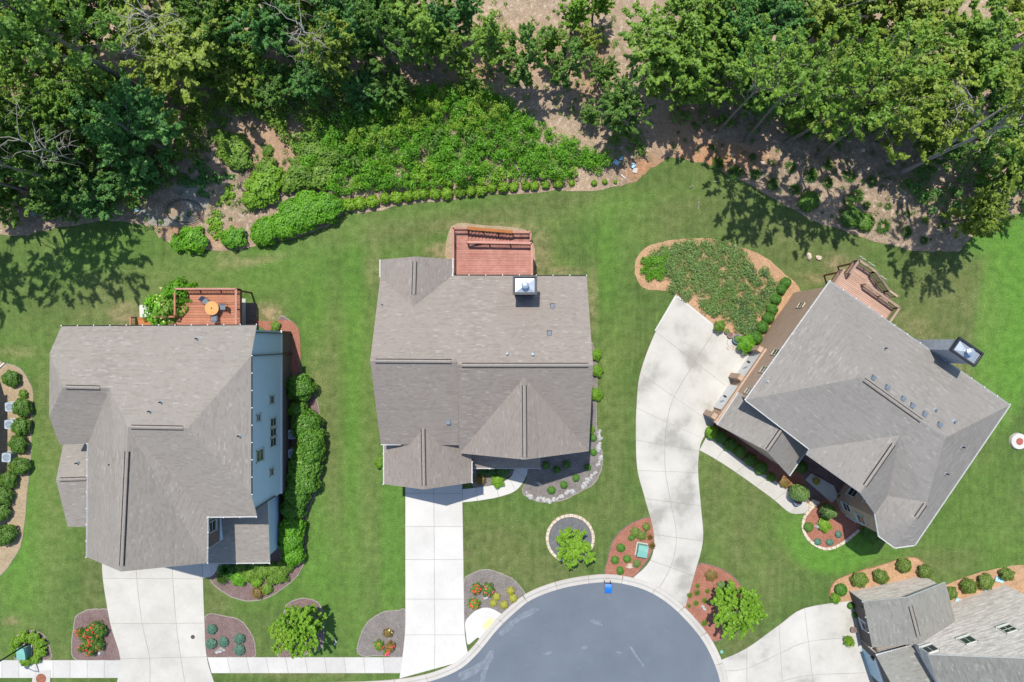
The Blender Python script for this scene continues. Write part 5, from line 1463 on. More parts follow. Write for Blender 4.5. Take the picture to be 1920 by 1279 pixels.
def sprays(C, D, Ln, Rd, per, ln, wd, rg, upb):
    """leafy twigs: leaves strung along a twig that ends at C and comes from direction -D"""
    n = len(C); u = rg.uniform(0, 1, (n * per, 1)); d = unit(rg.normal(size=(n * per, 3)))
    P = np.repeat(C, per, 0) - np.repeat(D, per, 0) * u * np.repeat(Ln, per)[:, None] + d * np.repeat(Rd, per)[:, None] * (.25 + .75 * u) * rg.uniform(.3, 1, (n * per, 1))
    N = unit(np.repeat(D, per, 0) * .35 + d * .55 + np.array([[0, 0, upb]]) + rg.normal(size=d.shape) * .4)
    return leaf_quads(P, N, ln, wd, rg)

def branch(mb, a, b, r0, r1, rg, n=4, sag=0.12):
    a = Vector(a); b = Vector(b); L = (b - a).length; pts = []; rad = []
    for i in range(n + 1):
        t = i / n; p = a.lerp(b, t)
        if 0 < i < n: p += Vector(rg.normal(size=3)) * L * 0.035
        p.z += math.sin(t * math.pi) * L * sag; pts.append(p); rad.append(r0 + (r1 - r0) * t)
    mb.tube(pts, rad, 6, cap=False)

PROTO = {}
def tree_shape(key, h, r, bottom, lobes, ncl, per, ln, wd, seed, rcl=(0.55, 1.0), trunk_r=0.2, limbs=14, upb=0.55, fork=False, barkm="bark"):
    """trunk mesh + crown mesh, base at the origin"""
    rg = np.random.default_rng(seed); C = []
    zc = (h + bottom) / 2; rz = (h - bottom) / 2
    L = []
    for k in range(lobes):
        a = 2 * math.pi * (k + rg.uniform(-.3, .3)) / max(lobes - 1, 1); f = rg.uniform(.35, .6) if k else 0.0
        z = zc + rz * rg.uniform(-.45, .5) if k else zc + rz * .3
        L.append((math.cos(a) * r * f, math.sin(a) * r * f, z, r * rg.uniform(.42, .62), rz * rg.uniform(.38, .6)))
    while len(C) < ncl:
        x0, y0, z0, rr, rh = L[rg.integers(len(L))]
        d = rg.normal(size=3); d /= np.linalg.norm(d); q = rg.uniform(.55, 1.05)
        p = np.array([x0 + d[0] * rr * q, y0 + d[1] * rr * q, z0 + d[2] * rh * q])
        if p[2] > bottom * .8: C.append(p)
    C = np.array(C); Rc = rg.uniform(rcl[0], rcl[1], ncl)
    ns = 3; T0 = np.stack([np.zeros(ncl), np.zeros(ncl), np.clip(C[:, 2] - r * .55, bottom * .5, h)], 1)
    D0 = unit(C - T0); D = unit(np.repeat(D0, ns, 0) + rg.normal(size=(ncl * ns, 3)) * .45 + np.array([[0, 0, .1]]))
    tip = np.repeat(C, ns, 0) + D * np.repeat(Rc, ns)[:, None] * rg.uniform(.2, 1.1, (ncl * ns, 1))
    V, Q = sprays(tip, D, np.repeat(Rc, ns) * rg.uniform(1.0, 1.9, ncl * ns), np.repeat(Rc, ns) * .42, max(per // ns, 8), ln, wd, rg, upb)
    crown = np_mesh("crown", V, Q)
    mb = MB(); top = h * .86; pts = []; rad = []; n = 8
    bx, by = rg.uniform(-.04, .04, 2) * h
    for i in range(n + 1):
        t = i / n; pts.append(Vector((bx * math.sin(t * 2.2), by * math.sin(t * 1.7), top * t))); rad.append(trunk_r * (1 - .82 * t) * (1.35 if i == 0 else 1))
    mb.tube(pts, rad, 9, cap=False)
    if fork:
        mb.tube([pts[1] + Vector((.1, 0, 0)), pts[3] + Vector((h * .03, h * .02, 0)), pts[5] + Vector((h * .07, h * .05, 0)), Vector((h * .12, h * .08, top * .9))], [trunk_r * .75, trunk_r * .6, trunk_r * .42, .03], 8, cap=False)
    idx = rg.choice(len(C), min(limbs, len(C)), replace=False)
    for i in idx:
        c = C[i]; t = min(max((c[2] - r * .5) / top, .25), .92); k = t * n; i0 = int(k); a = pts[i0].lerp(pts[min(i0 + 1, n)], k - i0)
        branch(mb, a, c, trunk_r * (1 - .82 * t) * .55, .02, rg)
    trunk = mb.build("trunk", None, uv=False, smooth=True); tm = trunk.data; bpy.data.objects.remove(trunk)
    PROTO[key] = (h, r, tm, crown)

tree_shape("big_a", 18, 4.4, 7.0, 9, 150, 120, .25, .15, 11, (.55, 1.05), .30, 18)
tree_shape("big_b", 18, 4.4, 6.0, 11, 165, 110, .22, .14, 12, (.5, 1.0), .28, 18)
tree_shape("big_c", 18, 4.4, 8.5, 8, 120, 120, .23, .14, 13, (.5, 1.05), .26, 16)
tree_shape("fork", 22, 4.4, 10.0, 8, 80, 110, .24, .15, 14, (.5, 1.0), .2, 26, fork=True)
tree_shape("airy", 20, 4.4, 10.5, 8, 72, 120, .25, .15, 31, (.45, .95), .17, 26)
tree_shape("mid_a", 11, 3.6, 2.6, 9, 150, 150, .24, .155, 15, (.45, .9), .2)
tree_shape("mid_b", 11, 3.4, 2.2, 10, 150, 150, .225, .14, 16, (.45, .85), .18)
tree_shape("slim_a", 11, 1.9, 1.6, 6, 85, 120, .21, .14, 17, (.35, .65), .13, 8)
tree_shape("slim_b", 10, 1.8, 1.2, 6, 80, 120, .2, .13, 18, (.3, .6), .12, 8)
tree_shape("maple_a", 5.2, 2.0, 1.2, 10, 140, 108, .2, .14, 19, (.3, .52), .1, 12, .7)
tree_shape("maple_b", 4.6, 1.7, .8, 10, 130, 100, .19, .14, 20, (.28, .5), .09, 12, .7)

def tree(shape, px, py, h, r, mat, label, group=None, bark="bark", name="tree", cat="tree", rz=None):
    h0, r0, tm, cm = PROTO[shape]
    root = thing(name, W(px, py), label, cat, group, rz if rz is not None else random.uniform(0, 6.28))
    root.scale = (r / r0, r / r0, h / h0)
    for nm, me, m in (("trunk", tm, M[bark]), ("crown", cm, M[mat])):
        if not me.materials: me.materials.append(None)
        o = bpy.data.objects.new(nm, me); COL.objects.link(o); o.parent = root
        o.material_slots[0].link = 'OBJECT'; o.material_slots[0].material = m
    return root

GL, GC, GR_ = "trees in the woods behind the left house", "trees in the woods behind the middle house", "trees in the woods behind the right house"
LAB = {"f_dark": "dark green", "f_blue": "bluish dark green", "f_mid": "mid green", "f_yellow": "yellowish green", "f_lime": "light lime green"}
MARKS = [((205, 330), "beside the dead grey tree"), ((349, 380), "above the wide netting ring"), ((400, 160), "near the pale dead tree"), ((625, 165), "around the leafless pale tree"), ((780, 190), "at the head of the bright thicket"),
         ((900, 90), "on the open tan ground above the thicket"), ((1060, 90), "on the open tan ground by the clay slope"), ((1190, 250), "above the clay path"), ((1330, 250), "over the clay end of the bank"), ((1480, 290), "along the top of the bare bank"), ((1660, 300), "next to the forked pale tree"),
         ((1790, 400), "at the lawn end of the bank"), ((90, 400), "over the shaded left lawn"), ((60, 180), "deep in the left woods"), ((1400, 60), "deep in the woods above the bank"), ((1650, 100), "deep in the woods beyond the forked tree"), ((280, 120), "in the left woods beyond the netting ring"), ((560, 60), "deep in the woods above the leafless pale tree")]
def forest(lst, where, grp):
    for i, (s, x, y, h, r, m) in enumerate(lst):
        if h > 11 and s not in ("airy",) and (x, y) not in ((300, 187), (85, 140), (92, 238)):
            # same crown, lower tree: keeps the ground in front of the wood sunlit
            f0, h1 = 1 / (1 - .68 * h / CAM_H), 9.0 + .12 * h; f1 = 1 / (1 - .68 * h1 / CAM_H)
            x, y, r, h = 960 + (x - 960) * f0 / f1, 640 + (y - 640) * f0 / f1, r * f0 / f1, h1
            s = {"big_a": "mid_a", "big_b": "mid_b", "big_c": "mid_b"}.get(s, s)
        size = "tall" if h > 15 else ("medium-sized" if h > 10 else "small")
        kind = "slim" if s.startswith("slim") else "broad"
        mk = min(MARKS, key=lambda q: (q[0][0] - x) ** 2 + (q[0][1] - y) ** 2)[1]
        tree(s, x, y, h, r, m, f"{size} {kind} {LAB[m]} tree {mk}", f"{size} {kind} {LAB[m]} trees {mk}", name="forest_tree")
forest([("big_c", 300, 187, 24, 5.0, "f_dark"), ("big_b", 85, 140, 22, 4.4, "f_mid"), ("big_c", 92, 238, 20, 4.2, "f_mid"), ("airy", 88, 366, 22, 4.4, "f_dark"), ("airy", -45, 385, 22, 4.8, "f_dark"),
        ("airy", 165, 352, 21, 4.2, "f_dark"), ("mid_a", 318, 283, 10.5, 4.2, "f_blue"), ("mid_b", 388, 146, 10.5, 5.0, "f_yellow"), ("mid_b", 175, 340, 9, 3.2, "f_dark"), ("mid_a", 190, 272, 12, 3.2, "f_mid"),
        ("mid_b", 262, 225, 12, 3.2, "f_mid"), ("mid_a", 110, 300, 11, 3.0, "f_mid"), ("mid_a", 60, 330, 9, 3.0, "f_dark"), ("big_a", 205, 150, 18, 4.4, "f_mid"),
        ("mid_b", 140, 385, 5, 2.3, "f_dark"), ("mid_a", 215, 385, 5, 2.3, "f_blue"), ("mid_b", 40, 390, 5, 2.3, "f_mid"), ("mid_b", 290, 345, 5.5, 2.2, "f_blue"), ("big_b", 340, 60, 15, 4.2, "f_mid"), ("mid_a", 30, 260, 12, 3.4, "f_mid"), ("big_c", -70, 300, 20, 4.4, "f_dark"), ("big_b", 60, 50, 18, 4.3, "f_mid")],
       "", "")
forest([("mid_b", 552, 112, 11.5, 3.2, "f_blue"), ("mid_b", 655, 150, 11, 2.8, "f_yellow"), ("mid_a", 745, 140, 12, 3.0, "f_dark"), ("mid_b", 690, 108, 12, 3.0, "f_blue"), ("slim_a", 806, 125, 11, 2.3, "f_mid"), ("slim_b", 828, 60, 9, 2.0, "f_mid"), ("slim_a", 880, 60, 8, 1.6, "f_blue"), ("slim_a", 1030, 110, 7, 1.3, "f_mid"), ("slim_b", 1095, 100, 6, 1.2, "f_yellow"), ("mid_b", 1120, 165, 6, 1.5, "f_dark"), ("slim_b", 890, 175, 4, 1.0, "f_mid"), ("slim_a", 1100, 225, 4, 1.0, "f_dark"),
        ("slim_b", 862, 138, 8, 1.5, "f_mid"), ("slim_a", 921, 132, 11, 2.1, "f_mid"), ("slim_b", 980, 148, 11, 2.1, "f_dark"), ("slim_b", 1060, 152, 9, 1.8, "f_dark"), ("slim_a", 1070, 62, 7, 1.5, "f_lime"),
        ("mid_a", 505, 70, 11, 3.0, "f_mid"), ("mid_b", 430, 152, 7, 2.6, "f_mid"), ("mid_a", 474, 172, 5.5, 2.2, "f_yellow"), ("mid_b", 505, 140, 7, 2.4, "f_mid"), ("mid_a", 250, 72, 10, 3.4, "f_mid"), ("mid_b", 180, 92, 11, 3.2, "f_yellow"), ("mid_a", 425, 62, 9, 3.0, "f_dark"), ("mid_b", 575, 20, 9, 2.8, "f_mid"), ("slim_a", 720, 30, 9, 2.2, "f_blue"), ("mid_a", 625, 60, 11, 3.0, "f_mid"), ("mid_b", 605, 180, 7, 2.3, "f_blue"), ("slim_a", 772, 70, 11, 2.3, "f_mid"), ("slim_a", 835, 90, 9, 1.8, "f_blue"),
        ("mid_b", 540, 190, 6, 2.2, "f_dark"), ("slim_a", 1110, 40, 8, 1.5, "f_lime"), ("mid_b", 455, 110, 10, 2.6, "f_dark"), ("mid_a", 690, 190, 5, 2.0, "f_blue"), ("mid_b", 745, 190, 5, 1.9, "f_dark")],
       "", "")
forest([("big_b", 1212, 162, 13, 4.2, "f_mid"), ("mid_a", 1275, 105, 13, 3.6, "f_mid"), ("mid_b", 1262, 185, 10.5, 3.0, "f_mid"), ("mid_b", 1152, 232, 8, 2.6, "f_dark"), ("mid_a", 1350, 195, 12, 3.4, "f_mid"), ("airy", 1398, 262, 20, 4.2, "f_mid"), ("airy", 1345, 248, 19, 3.9, "f_mid"), ("airy", 1530, 296, 18, 3.8, "f_yellow"),
        ("airy", 1472, 268, 20.5, 4.3, "f_mid"), ("mid_b", 1505, 222, 11, 3.2, "f_yellow"), ("big_c", 1592, 222, 16, 4.4, "f_yellow"), ("mid_b", 1648, 268, 12.5, 3.6, "f_yellow"), ("big_b", 1700, 180, 16, 4.2, "f_mid"), ("big_c", 1470, 120, 14.5, 4.0, "f_yellow"), ("mid_a", 1380, 120, 13, 3.4, "f_blue"),
        ("big_c", 1600, 110, 15.5, 4.4, "f_yellow"), ("mid_a", 1770, 285, 12.5, 3.6, "f_dark"), ("mid_b", 1772, 418, 8.5, 2.5, "f_yellow"), ("mid_a", 1482, 210, 9, 2.8, "f_dark"), ("mid_b", 1400, 196, 9, 2.9, "f_blue"), ("mid_b", 1560, 180, 11, 3.0, "f_mid"),
        ("big_c", 1850, 235, 17, 4.2, "f_mid"), ("big_c", 1820, 130, 16, 4.2, "f_yellow"), ("mid_a", 1330, 140, 11, 3.0, "f_blue"), ("mid_a", 1715, 295, 7, 2.4, "f_dark"), ("mid_b", 1568, 228, 8, 2.6, "f_mid"), ("mid_a", 1640, 205, 11, 3.0, "f_mid"), ("big_c", 1530, 40, 14, 4.0, "f_mid"), ("mid_b", 1310, 40, 10, 3.0, "f_dark"),
        ("mid_b", 1845, 345, 8, 2.4, "f_mid")],
       "", "")
tree("fork", 1690, 323, 23, 4.6, "f_yellow", "tall forked pale-barked tree on the bank behind the angled house", None, "bark_pale", "forest_tree", rz=0.4)
tree("maple_a", 583, 1148, 5.6, 2.15, "f_lime", "young bright green tree in the round mulch bed beside the sidewalk", name="young_tree")
tree("maple_b", 556, 1163, 4.4, 1.6, "f_chart", "yellowish young tree overhanging the sidewalk slabs", name="young_tree")
tree("maple_b", 1069, 1010, 4.6, 1.75, "f_lime", "small lime green tree in the stone-ringed gravel bed", name="young_tree", rz=1.0)
tree("maple_a", 1361, 1117, 5.2, 2.3, "f_lime", "lime green young tree in the red mulch bed beside the cul-de-sac", name="young_tree", rz=2.4)

def bare_tree(px, py, h, spread, label, seed, lean=(0, 0)):
    rg = np.random.default_rng(seed); c = W(px, py); mb = MB(); root = thing("bare_tree", c, label, "tree")
    top = c + Vector((lean[0], lean[1], h)); tr = [c, c.lerp(top, .35) + Vector((.1, .1, 0)), c.lerp(top, .7), top]
    mb.tube(tr, [.12, .09, .06, .02], 8, cap=False); mb.build("trunk", M["bark_pale"], root, smooth=True, uv=False)
    for k in range(13):
        t = rg.uniform(.55, 1.0); a = c.lerp(top, t); an = rg.uniform(0, 6.28); L = spread * rg.uniform(.5, 1)
        bt = MB(); e_ = a + Vector((math.cos(an) * L, math.sin(an) * L, L * rg.uniform(.15, .6))); branch(bt, a, e_, .04, .012, rg, 5)
        for j in range(4):
            s = a.lerp(e_, rg.uniform(.4, .95)); f = s + Vector(rg.normal(size=3)) * L * .3; branch(bt, s, f, .018, .007, rg, 3)
        bt.build("branch", M["bark_pale"], root, smooth=True, uv=False)
bare_tree(395, 140, 13, 4.2, "bare pale-branched dead tree standing in the yellowish crown", 41); bare_tree(630, 150, 13, 2.6, "leafless pale tree among the woods above the thicket", 42); bare_tree(205, 330, 12, 2.8, "dead grey tree with fine branches in the dark left woods", 43)
bare_tree(1655, 272, 11, 2.0, "thin pale leafless tree at the top of the bank", 44, (1.2, .6))

# ---- shrubs
SHR = {}
def shrub_mesh(key, r, h, n, ln, wd, seed, lump=.12, rough=.25, core=.8, up=.3, shaggy=0.0):
    rg = np.random.default_rng(seed); d = unit(rg.normal(size=(n, 3))); d[:, 2] = np.abs(d[:, 2]) * 1.0 - .25; d = unit(d)
    ph = rg.uniform(0, 6, 4)
    lum = 1 + lump * (np.sin(d[:, 0] * 5 + ph[0]) * np.sin(d[:, 1] * 5 + ph[1]) + .6 * np.sin(d[:, 2] * 7 + d[:, 0] * 8 + ph[2]))
    q = lum * (1 - rough * rg.uniform(0, 1, n) ** 2 + shaggy * rg.uniform(0, 1, n) ** 4)
    P = np.stack([d[:, 0] * r * q, d[:, 1] * r * q, h * .45 + d[:, 2] * h * .55 * q], 1)
    N = unit(d + np.array([[0, 0, up]]) + rg.normal(size=d.shape) * .4)
    parts = [leaf_quads(P, N, ln, wd, rg)]
    if core: parts.append(ellipsoid(r * core, r * core, h * .52 * core, h * .45, 12, 7, rg))
    V, Q = cat_(parts); V[:, 2] = np.maximum(V[:, 2], 0.0)
    SHR[key] = (np_mesh("shrub", V, Q), r, h)
shrub_mesh("ball", .55, 1.0, 1300, .11, .07, 51, .04, .15, .86); shrub_mesh("ball2", .55, 1.0, 1300, .11, .07, 52, .06, .18, .85)
shrub_mesh("hedge_a", 1.2, 2.4, 2600, .2, .12, 53, .14, .3, .78); shrub_mesh("hedge_b", 1.2, 2.4, 2600, .2, .12, 54, .16, .3, .78); shrub_mesh("hedge_c", 1.2, 2.4, 2600, .22, .13, 55, .14, .32, .76)
shrub_mesh("loose_a", 1.2, 2.2, 2000, .24, .15, 56, .2, .45, .62, .6); shrub_mesh("loose_b", 1.2, 2.2, 2000, .22, .14, 57, .24, .45, .6, .6)
shrub_mesh("row_a", .5, .8, 650, .15, .1, 58, .12, .3, .75); shrub_mesh("row_b", .5, .8, 650, .15, .1, 59, .14, .3, .74)
shrub_mesh("spiky", .4, .45, 500, .22, .04, 60, .1, .3, .55, .8); shrub_mesh("flat", .45, .5, 700, .1, .07, 61, .03, .15, .86)
def tuft_mesh(key, r, h, nb, seed):
    rg = np.random.default_rng(seed); V = []; Q = []
    for k in range(nb):
        a = rg.uniform(0, 6.28); b0 = np.array([math.cos(a), math.sin(a), 0]) * r * .45 * math.sqrt(rg.uniform()); a2 = a + rg.normal() * .7
        d = np.array([math.cos(a2), math.sin(a2), 0]); L = r * rg.uniform(.35, .85); hh = h * rg.uniform(.5, 1.0); w = np.array([-d[1], d[0], 0]) * r * .035
        p1 = b0 + d * L * .45 + np.array([0, 0, hh * .9]); p2 = b0 + d * L + np.array([0, 0, hh * .55]); i = len(V)
        V += [b0 - w, b0 + w, p1 + w, p1 - w, p2]; Q += [(i, i + 1, i + 2, i + 3), (i + 3, i + 2, i + 4, i + 4)]
    V = np.array(V); me = bpy.data.meshes.new("tuft"); me.from_pydata(V.tolist(), [], [tuple(dict.fromkeys(q)) for q in Q]); me.update(); SHR[key] = (me, r, h)
tuft_mesh("tuft", .5, .45, 170, 62); tuft_mesh("tuft_b", .5, .5, 150, 63); tuft_mesh("tuft_c", .5, .4, 120, 64)
shrub_mesh("rose", .6, .9, 800, .14, .09, 64, .2, .45, .55, .5); shrub_mesh("cone", .55, 2.2, 1500, .13, .07, 65, .08, .2, .8)
def shrub(key, px, py, r, h, m, label, group=None, cat="shrub", name="shrub", top=True, z=0.03):
    me, r0, h0 = SHR[key]
    if not me.materials: me.materials.append(None)
    o = bpy.data.objects.new(name, me); COL.objects.link(o)
    o.material_slots[0].link = 'OBJECT'; o.material_slots[0].material = M[m]
    p = W(px, py, h * .5 if top else 0); p.z = z; o.location = p
    o.rotation_euler = (0, 0, random.uniform(0, 6.28)); s = r / r0; o.scale = (s * random.uniform(.93, 1.07), s * random.uniform(.93, 1.07), h / h0)
    return tag(o, label, cat, group)
def many(key, pts, m, label, group, cat="shrub", name="shrub", hr=1.5, **kw):
    keys = key if isinstance(key, list) else [key]
    for i, (x, y, rp) in enumerate(pts):
        r = rp * MPP; shrub(keys[i % len(keys)], x, y, r, r * hr * random.uniform(.93, 1.07), m, label, group, cat, name, **kw)

many(["ball", "ball2"], [(1473, 530, 10), (1465, 543, 9.5), (1455, 561, 10), (1448, 580, 10.5), (1441, 596, 11), (1430, 613, 11), (1418, 633, 11.5)], "f_box", "clipped round boxwood along the tan brick garage wall", "boxwood balls along the tan wall", hr=1.7)
many(["hedge_a", "hedge_b"], [(42, 764, 16), (39, 800, 16), (34, 833, 16), (37, 874, 17), (16, 900, 16), (7, 929, 16), (2, 961, 16), (11, 1003, 18), (21, 710, 14)], "f_dark", "dark rounded shrub in the sandy bed at the left margin", "dark shrubs in the sandy bed", hr=1.4)
shrub("loose_a", 43, 739, .38, .5, "f_mid", "small loose light shrub in the sandy bed between larger dark ones")
many(["hedge_a", "hedge_b", "hedge_c"], [(563, 727, 25), (558, 768, 18), (574, 796, 27), (582, 824, 27), (577, 850, 27), (572, 880, 27), (566, 905, 28), (556, 930, 25), (549, 955, 21), (588, 850, 20)], "f_hedge", "tall dense green shrub of the hedge along the shade-tinted siding", "hedge along the blue siding", hr=1.75)
many(["hedge_c", "hedge_a"], [(548, 990, 23), (545, 1015, 23), (550, 1040, 21)], "f_bright", "bright glossy shrub at the porch corner of the left house", "glossy porch-corner shrubs", hr=1.6)
many(["loose_a", "loose_b"], [(470, 1078, 13), (492, 1072, 13), (513, 1068, 13), (526, 1078, 13), (535, 1062, 13), (512, 1085, 11), (480, 1062, 12), (452, 1065, 12)], "f_mid", "feathery green plant under the porch eave of the left house", "feathery porch plants", hr=1.4)
shrub("tuft", 424, 1068, .9, 1.3, "f_blue", "drooping dark green plant beside the left driveway walk"); shrub("tuft_b", 417, 1083, .75, .8, "f_dark", "low dark shrub at the tip of the mulch bed")
shrub("row_a", 481, 1089, .55, .6, "f_lime", "lime green low plant in the porch bed"); shrub("loose_a", 447, 1085, .7, .8, "f_bright", "rounded green shrub with white blooms in the porch bed"); shrub("row_b", 501, 1104, .5, .6, "f_mid", "small green shrub at the bed's lower edge")
shrub("rose", 483, 1112, .5, .6, "f_rust", "small russet and green shrub at the bed's tip"); shrub("loose_b", 516, 612, .45, .6, "f_mid", "small shrub in the red mulch by the house corner")
many("flat", [(957, 1108, 8), (962, 1122, 8), (931, 1119, 7.5), (925, 1131, 7), (945, 1134, 7.5)], "f_gold", "golden yellow low round shrub in the grey mulch bed", "golden shrubs in the grey bed", hr=1.0)
many("spiky", [(397, 1180, 9), (396, 1207, 9), (419, 1204, 8.5), (449, 1198, 9.5), (449, 1219, 9)], "f_blueshrub", "blue-green spiky low shrub in the brown mulch bed", "blue-green shrubs", hr=1.0)
many(["ball", "ball2"], [(1112, 821, 6.5), (1113, 848, 6.5), (1102, 876, 6.5), (1080, 896, 7), (1057, 909, 7), (1034, 919, 7.5), (1024, 873, 7), (1044, 881, 7), (1062, 871, 7)], "f_box", "small clipped green shrub in the dark mulch by the middle house", "small clipped shrubs by the middle house", hr=1.3)
many(["loose_a", "loose_b"], [(1118, 665, 10), (1119, 695, 11), (1117, 740, 11), (1106, 805, 8)], "f_lime", "bright shrub at the east gable foot of the middle house", "bright shrubs at the gable foot", hr=1.4)
shrub("loose_a", 714, 868, .5, .9, "f_lime", "narrow lime shrub at the west side of the middle garage"); shrub("loose_b", 933, 902, .55, .7, "f_lime", "lime green plant in the bed inside the curved walk"); shrub("rose", 901, 899, .5, .8, "f_rust", "russet and green plant beside the garage wall walk")
many("loose_b", [(905, 886, 9), (922, 884, 9), (943, 884, 11)], "f_blue", "dark leafy plant in the porch shade of the middle house", "shaded porch plants", hr=1.2)
many(["ball", "ball2"], [(1164, 1027, 8), (1153, 1050, 8), (1176, 1048, 7.5), (1163, 1070, 7.5), (1184, 1008, 6)], "f_box", "dark green round shrub in the red mulch by the teal utility box", "round shrubs by the utility box", hr=1.2)
shrub("loose_a", 1191, 998, .4, .6, "f_olivebox", "loose olive shrub above the teal utility box"); shrub("loose_b", 1203, 1004, .4, .5, "f_olivebox", "pale loose shrub next to the olive one"); shrub("row_a", 1212, 988, .35, .4, "f_olivebox", "low olive shrub at the tip of the red mulch bed"); shrub("tuft", 1219, 1007, .32, .4, "f_rust", "wispy brownish plant near the curved drive edge"); shrub("tuft_b", 1223, 1023, .35, .4, "f_rust", "wispy plant leaning over the curved drive"); shrub("spiky", 1194, 1057, .35, .4, "f_juniper", "mottled grey-green plant beside the tan boulder")
many(["tuft", "tuft_b"], [(1308, 1098, 5), (1307, 1111, 6), (1293, 1116, 6), (1321, 1126, 6), (1305, 1131, 6), (1292, 1136, 4), (1326, 1108, 5), (1321, 1168, 7)], "f_mid", "tiny green plant in the red mulch beside the cul-de-sac", "tiny plants in the red mulch", hr=.9)
shrub("loose_a", 1334, 1079, .5, .55, "f_rust", "dull brownish shrub at the top of the red mulch bed"); shrub("loose_b", 1354, 1098, .4, .5, "f_juniper", "grey-green shrub under the lime tree")
many(["hedge_a", "hedge_b", "hedge_c"], [(1612, 1087, 14.5), (1652, 1081, 13), (1695, 1060, 12.5), (1734, 1072, 13), (1782, 1112, 12), (1816, 1099, 13.5), (1848, 1091, 13.5), (1888, 1077, 12.5)], "f_olivebox", "clipped olive green ball in the straw beside the whitewashed wall", "olive balls in the straw", hr=1.6)
shrub("ball", 1577, 1106, .55, .8, "f_box", "dark green ball at the red tip of the straw bed"); shrub("loose_a", 1567, 1122, .45, .6, "f_lime", "bright loose plant at the drive corner of the whitewashed house")
many("ball", [(1596, 1136, 6), (1603, 1153, 5.5)], "f_box", "potted ball shrub beside the garage wall of the whitewashed house", "potted balls by the garage", hr=1.8); shrub("rose", 1592, 1203, .45, 1.0, "f_chart", "yellow-green potted plant between the garage walls")
# angled house front
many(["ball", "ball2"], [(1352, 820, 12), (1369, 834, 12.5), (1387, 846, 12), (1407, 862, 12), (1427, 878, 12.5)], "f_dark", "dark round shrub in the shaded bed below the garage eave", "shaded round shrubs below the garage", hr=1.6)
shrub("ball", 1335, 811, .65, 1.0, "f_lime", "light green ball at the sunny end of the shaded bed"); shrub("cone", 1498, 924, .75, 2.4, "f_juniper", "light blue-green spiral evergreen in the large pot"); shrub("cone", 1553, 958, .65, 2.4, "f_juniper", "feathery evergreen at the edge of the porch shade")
shrub("loose_b", 1546, 985, .55, .7, "f_chart", "yellow-green leafy plant in the middle of the block-edged bed"); shrub("loose_a", 1549, 968, .4, .5, "f_bright", "small bright plant above the yellow-green one"); shrub("ball", 1516, 988, .45, .6, "f_dark", "dark round shrub beside the white rock")
many("flat", [(1533, 1016, 7), (1556, 1017, 6.5), (1572, 1002, 6.5)], "f_blueshrub", "blue-green low mound in the block-edged bed", "blue-green mounds in the edged bed", hr=.9)
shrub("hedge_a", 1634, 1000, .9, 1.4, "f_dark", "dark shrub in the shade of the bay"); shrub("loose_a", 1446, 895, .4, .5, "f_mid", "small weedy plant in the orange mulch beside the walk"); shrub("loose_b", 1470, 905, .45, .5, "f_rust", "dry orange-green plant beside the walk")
many("ball", [(1503, 877, 11)], "f_dark", "dark ball between the garage and the porch", None)
# ring of shrubs round the utility box
many(["loose_a", "loose_b"], [(30, 1205, 10), (44, 1194, 10), (62, 1196, 10), (74, 1207, 10), (76, 1222, 10), (66, 1236, 9), (48, 1240, 9), (28, 1222, 9)], "f_chart", "yellow-green shrub ringing the teal utility box", "shrubs round the utility box", hr=1.5)
# clipped row at the lawn edge
row = [(1047, 343, 10), (1023, 346, 8), (1002, 348, 9), (986, 348, 9), (963, 350, 9), (944, 351, 10), (922, 352, 9), (902, 356, 10.5), (882, 358, 10), (862, 360, 10), (838, 363, 11), (816, 363, 10.5), (795, 363, 10.5), (781, 366, 10), (765, 368, 11), (744, 370, 11), (722, 372, 11), (698, 378, 12), (676, 381, 12), (655, 384, 12), (1072, 343, 6), (1114, 343, 6), (1134, 341, 5), (1154, 341, 3.5)]
many(["row_a", "row_b"], row, "f_chart", "yellow-green shrub in the row along the back lawn edge", "row along the lawn edge", hr=1.5)
# big back hedge, left
many(["hedge_a", "hedge_b", "hedge_c"], [(500, 432, 24), (530, 424, 24), (557, 410, 26), (585, 398, 27), (612, 388, 26), (545, 395, 22), (575, 378, 22), (488, 440, 20), (630, 385, 16)], "f_bright", "glossy bright green shrub of the big back hedge", "big back hedge", hr=1.4)
many(["loose_a", "loose_b"], [(362, 449, 24), (438, 446, 20), (335, 455, 15)], "f_bright", "spreading leafy shrub at the lawn edge near the netting ring", "lawn-edge shrubs", hr=1.3)
many(["loose_a", "loose_b"], [(492, 352, 28), (478, 372, 20), (508, 330, 20)], "f_lime", "light green bushy shrub beside the black netting ring", "light bushes by the netting ring", hr=1.4)
many(["loose_a", "loose_b"], [(437, 280, 26), (448, 300, 20), (502, 283, 10), (500, 318, 20), (565, 325, 26), (580, 285, 22), (610, 290, 24), (545, 340, 20), (600, 330, 24), (420, 262, 18)], "f_mid", "mid green shrub on the tan ground above the back hedge", "shrubs on the tan ground", hr=1.3)
shrub("loose_a", 312, 584, 1.75, 2.6, "f_bright", "large yellow-flowering vine bush swallowing the deck's left rail", name="flowering_bush"); shrub("loose_b", 342, 551, 1.3, 3.9, "f_bright", "upper mass of the yellow-flowering vine beside the red deck", name="flowering_bush")
shrub("loose_a", 332, 578, 1.6, 3.7, "f_mid", "middle mass of the flowering vine on the red deck corner", name="flowering_bush")
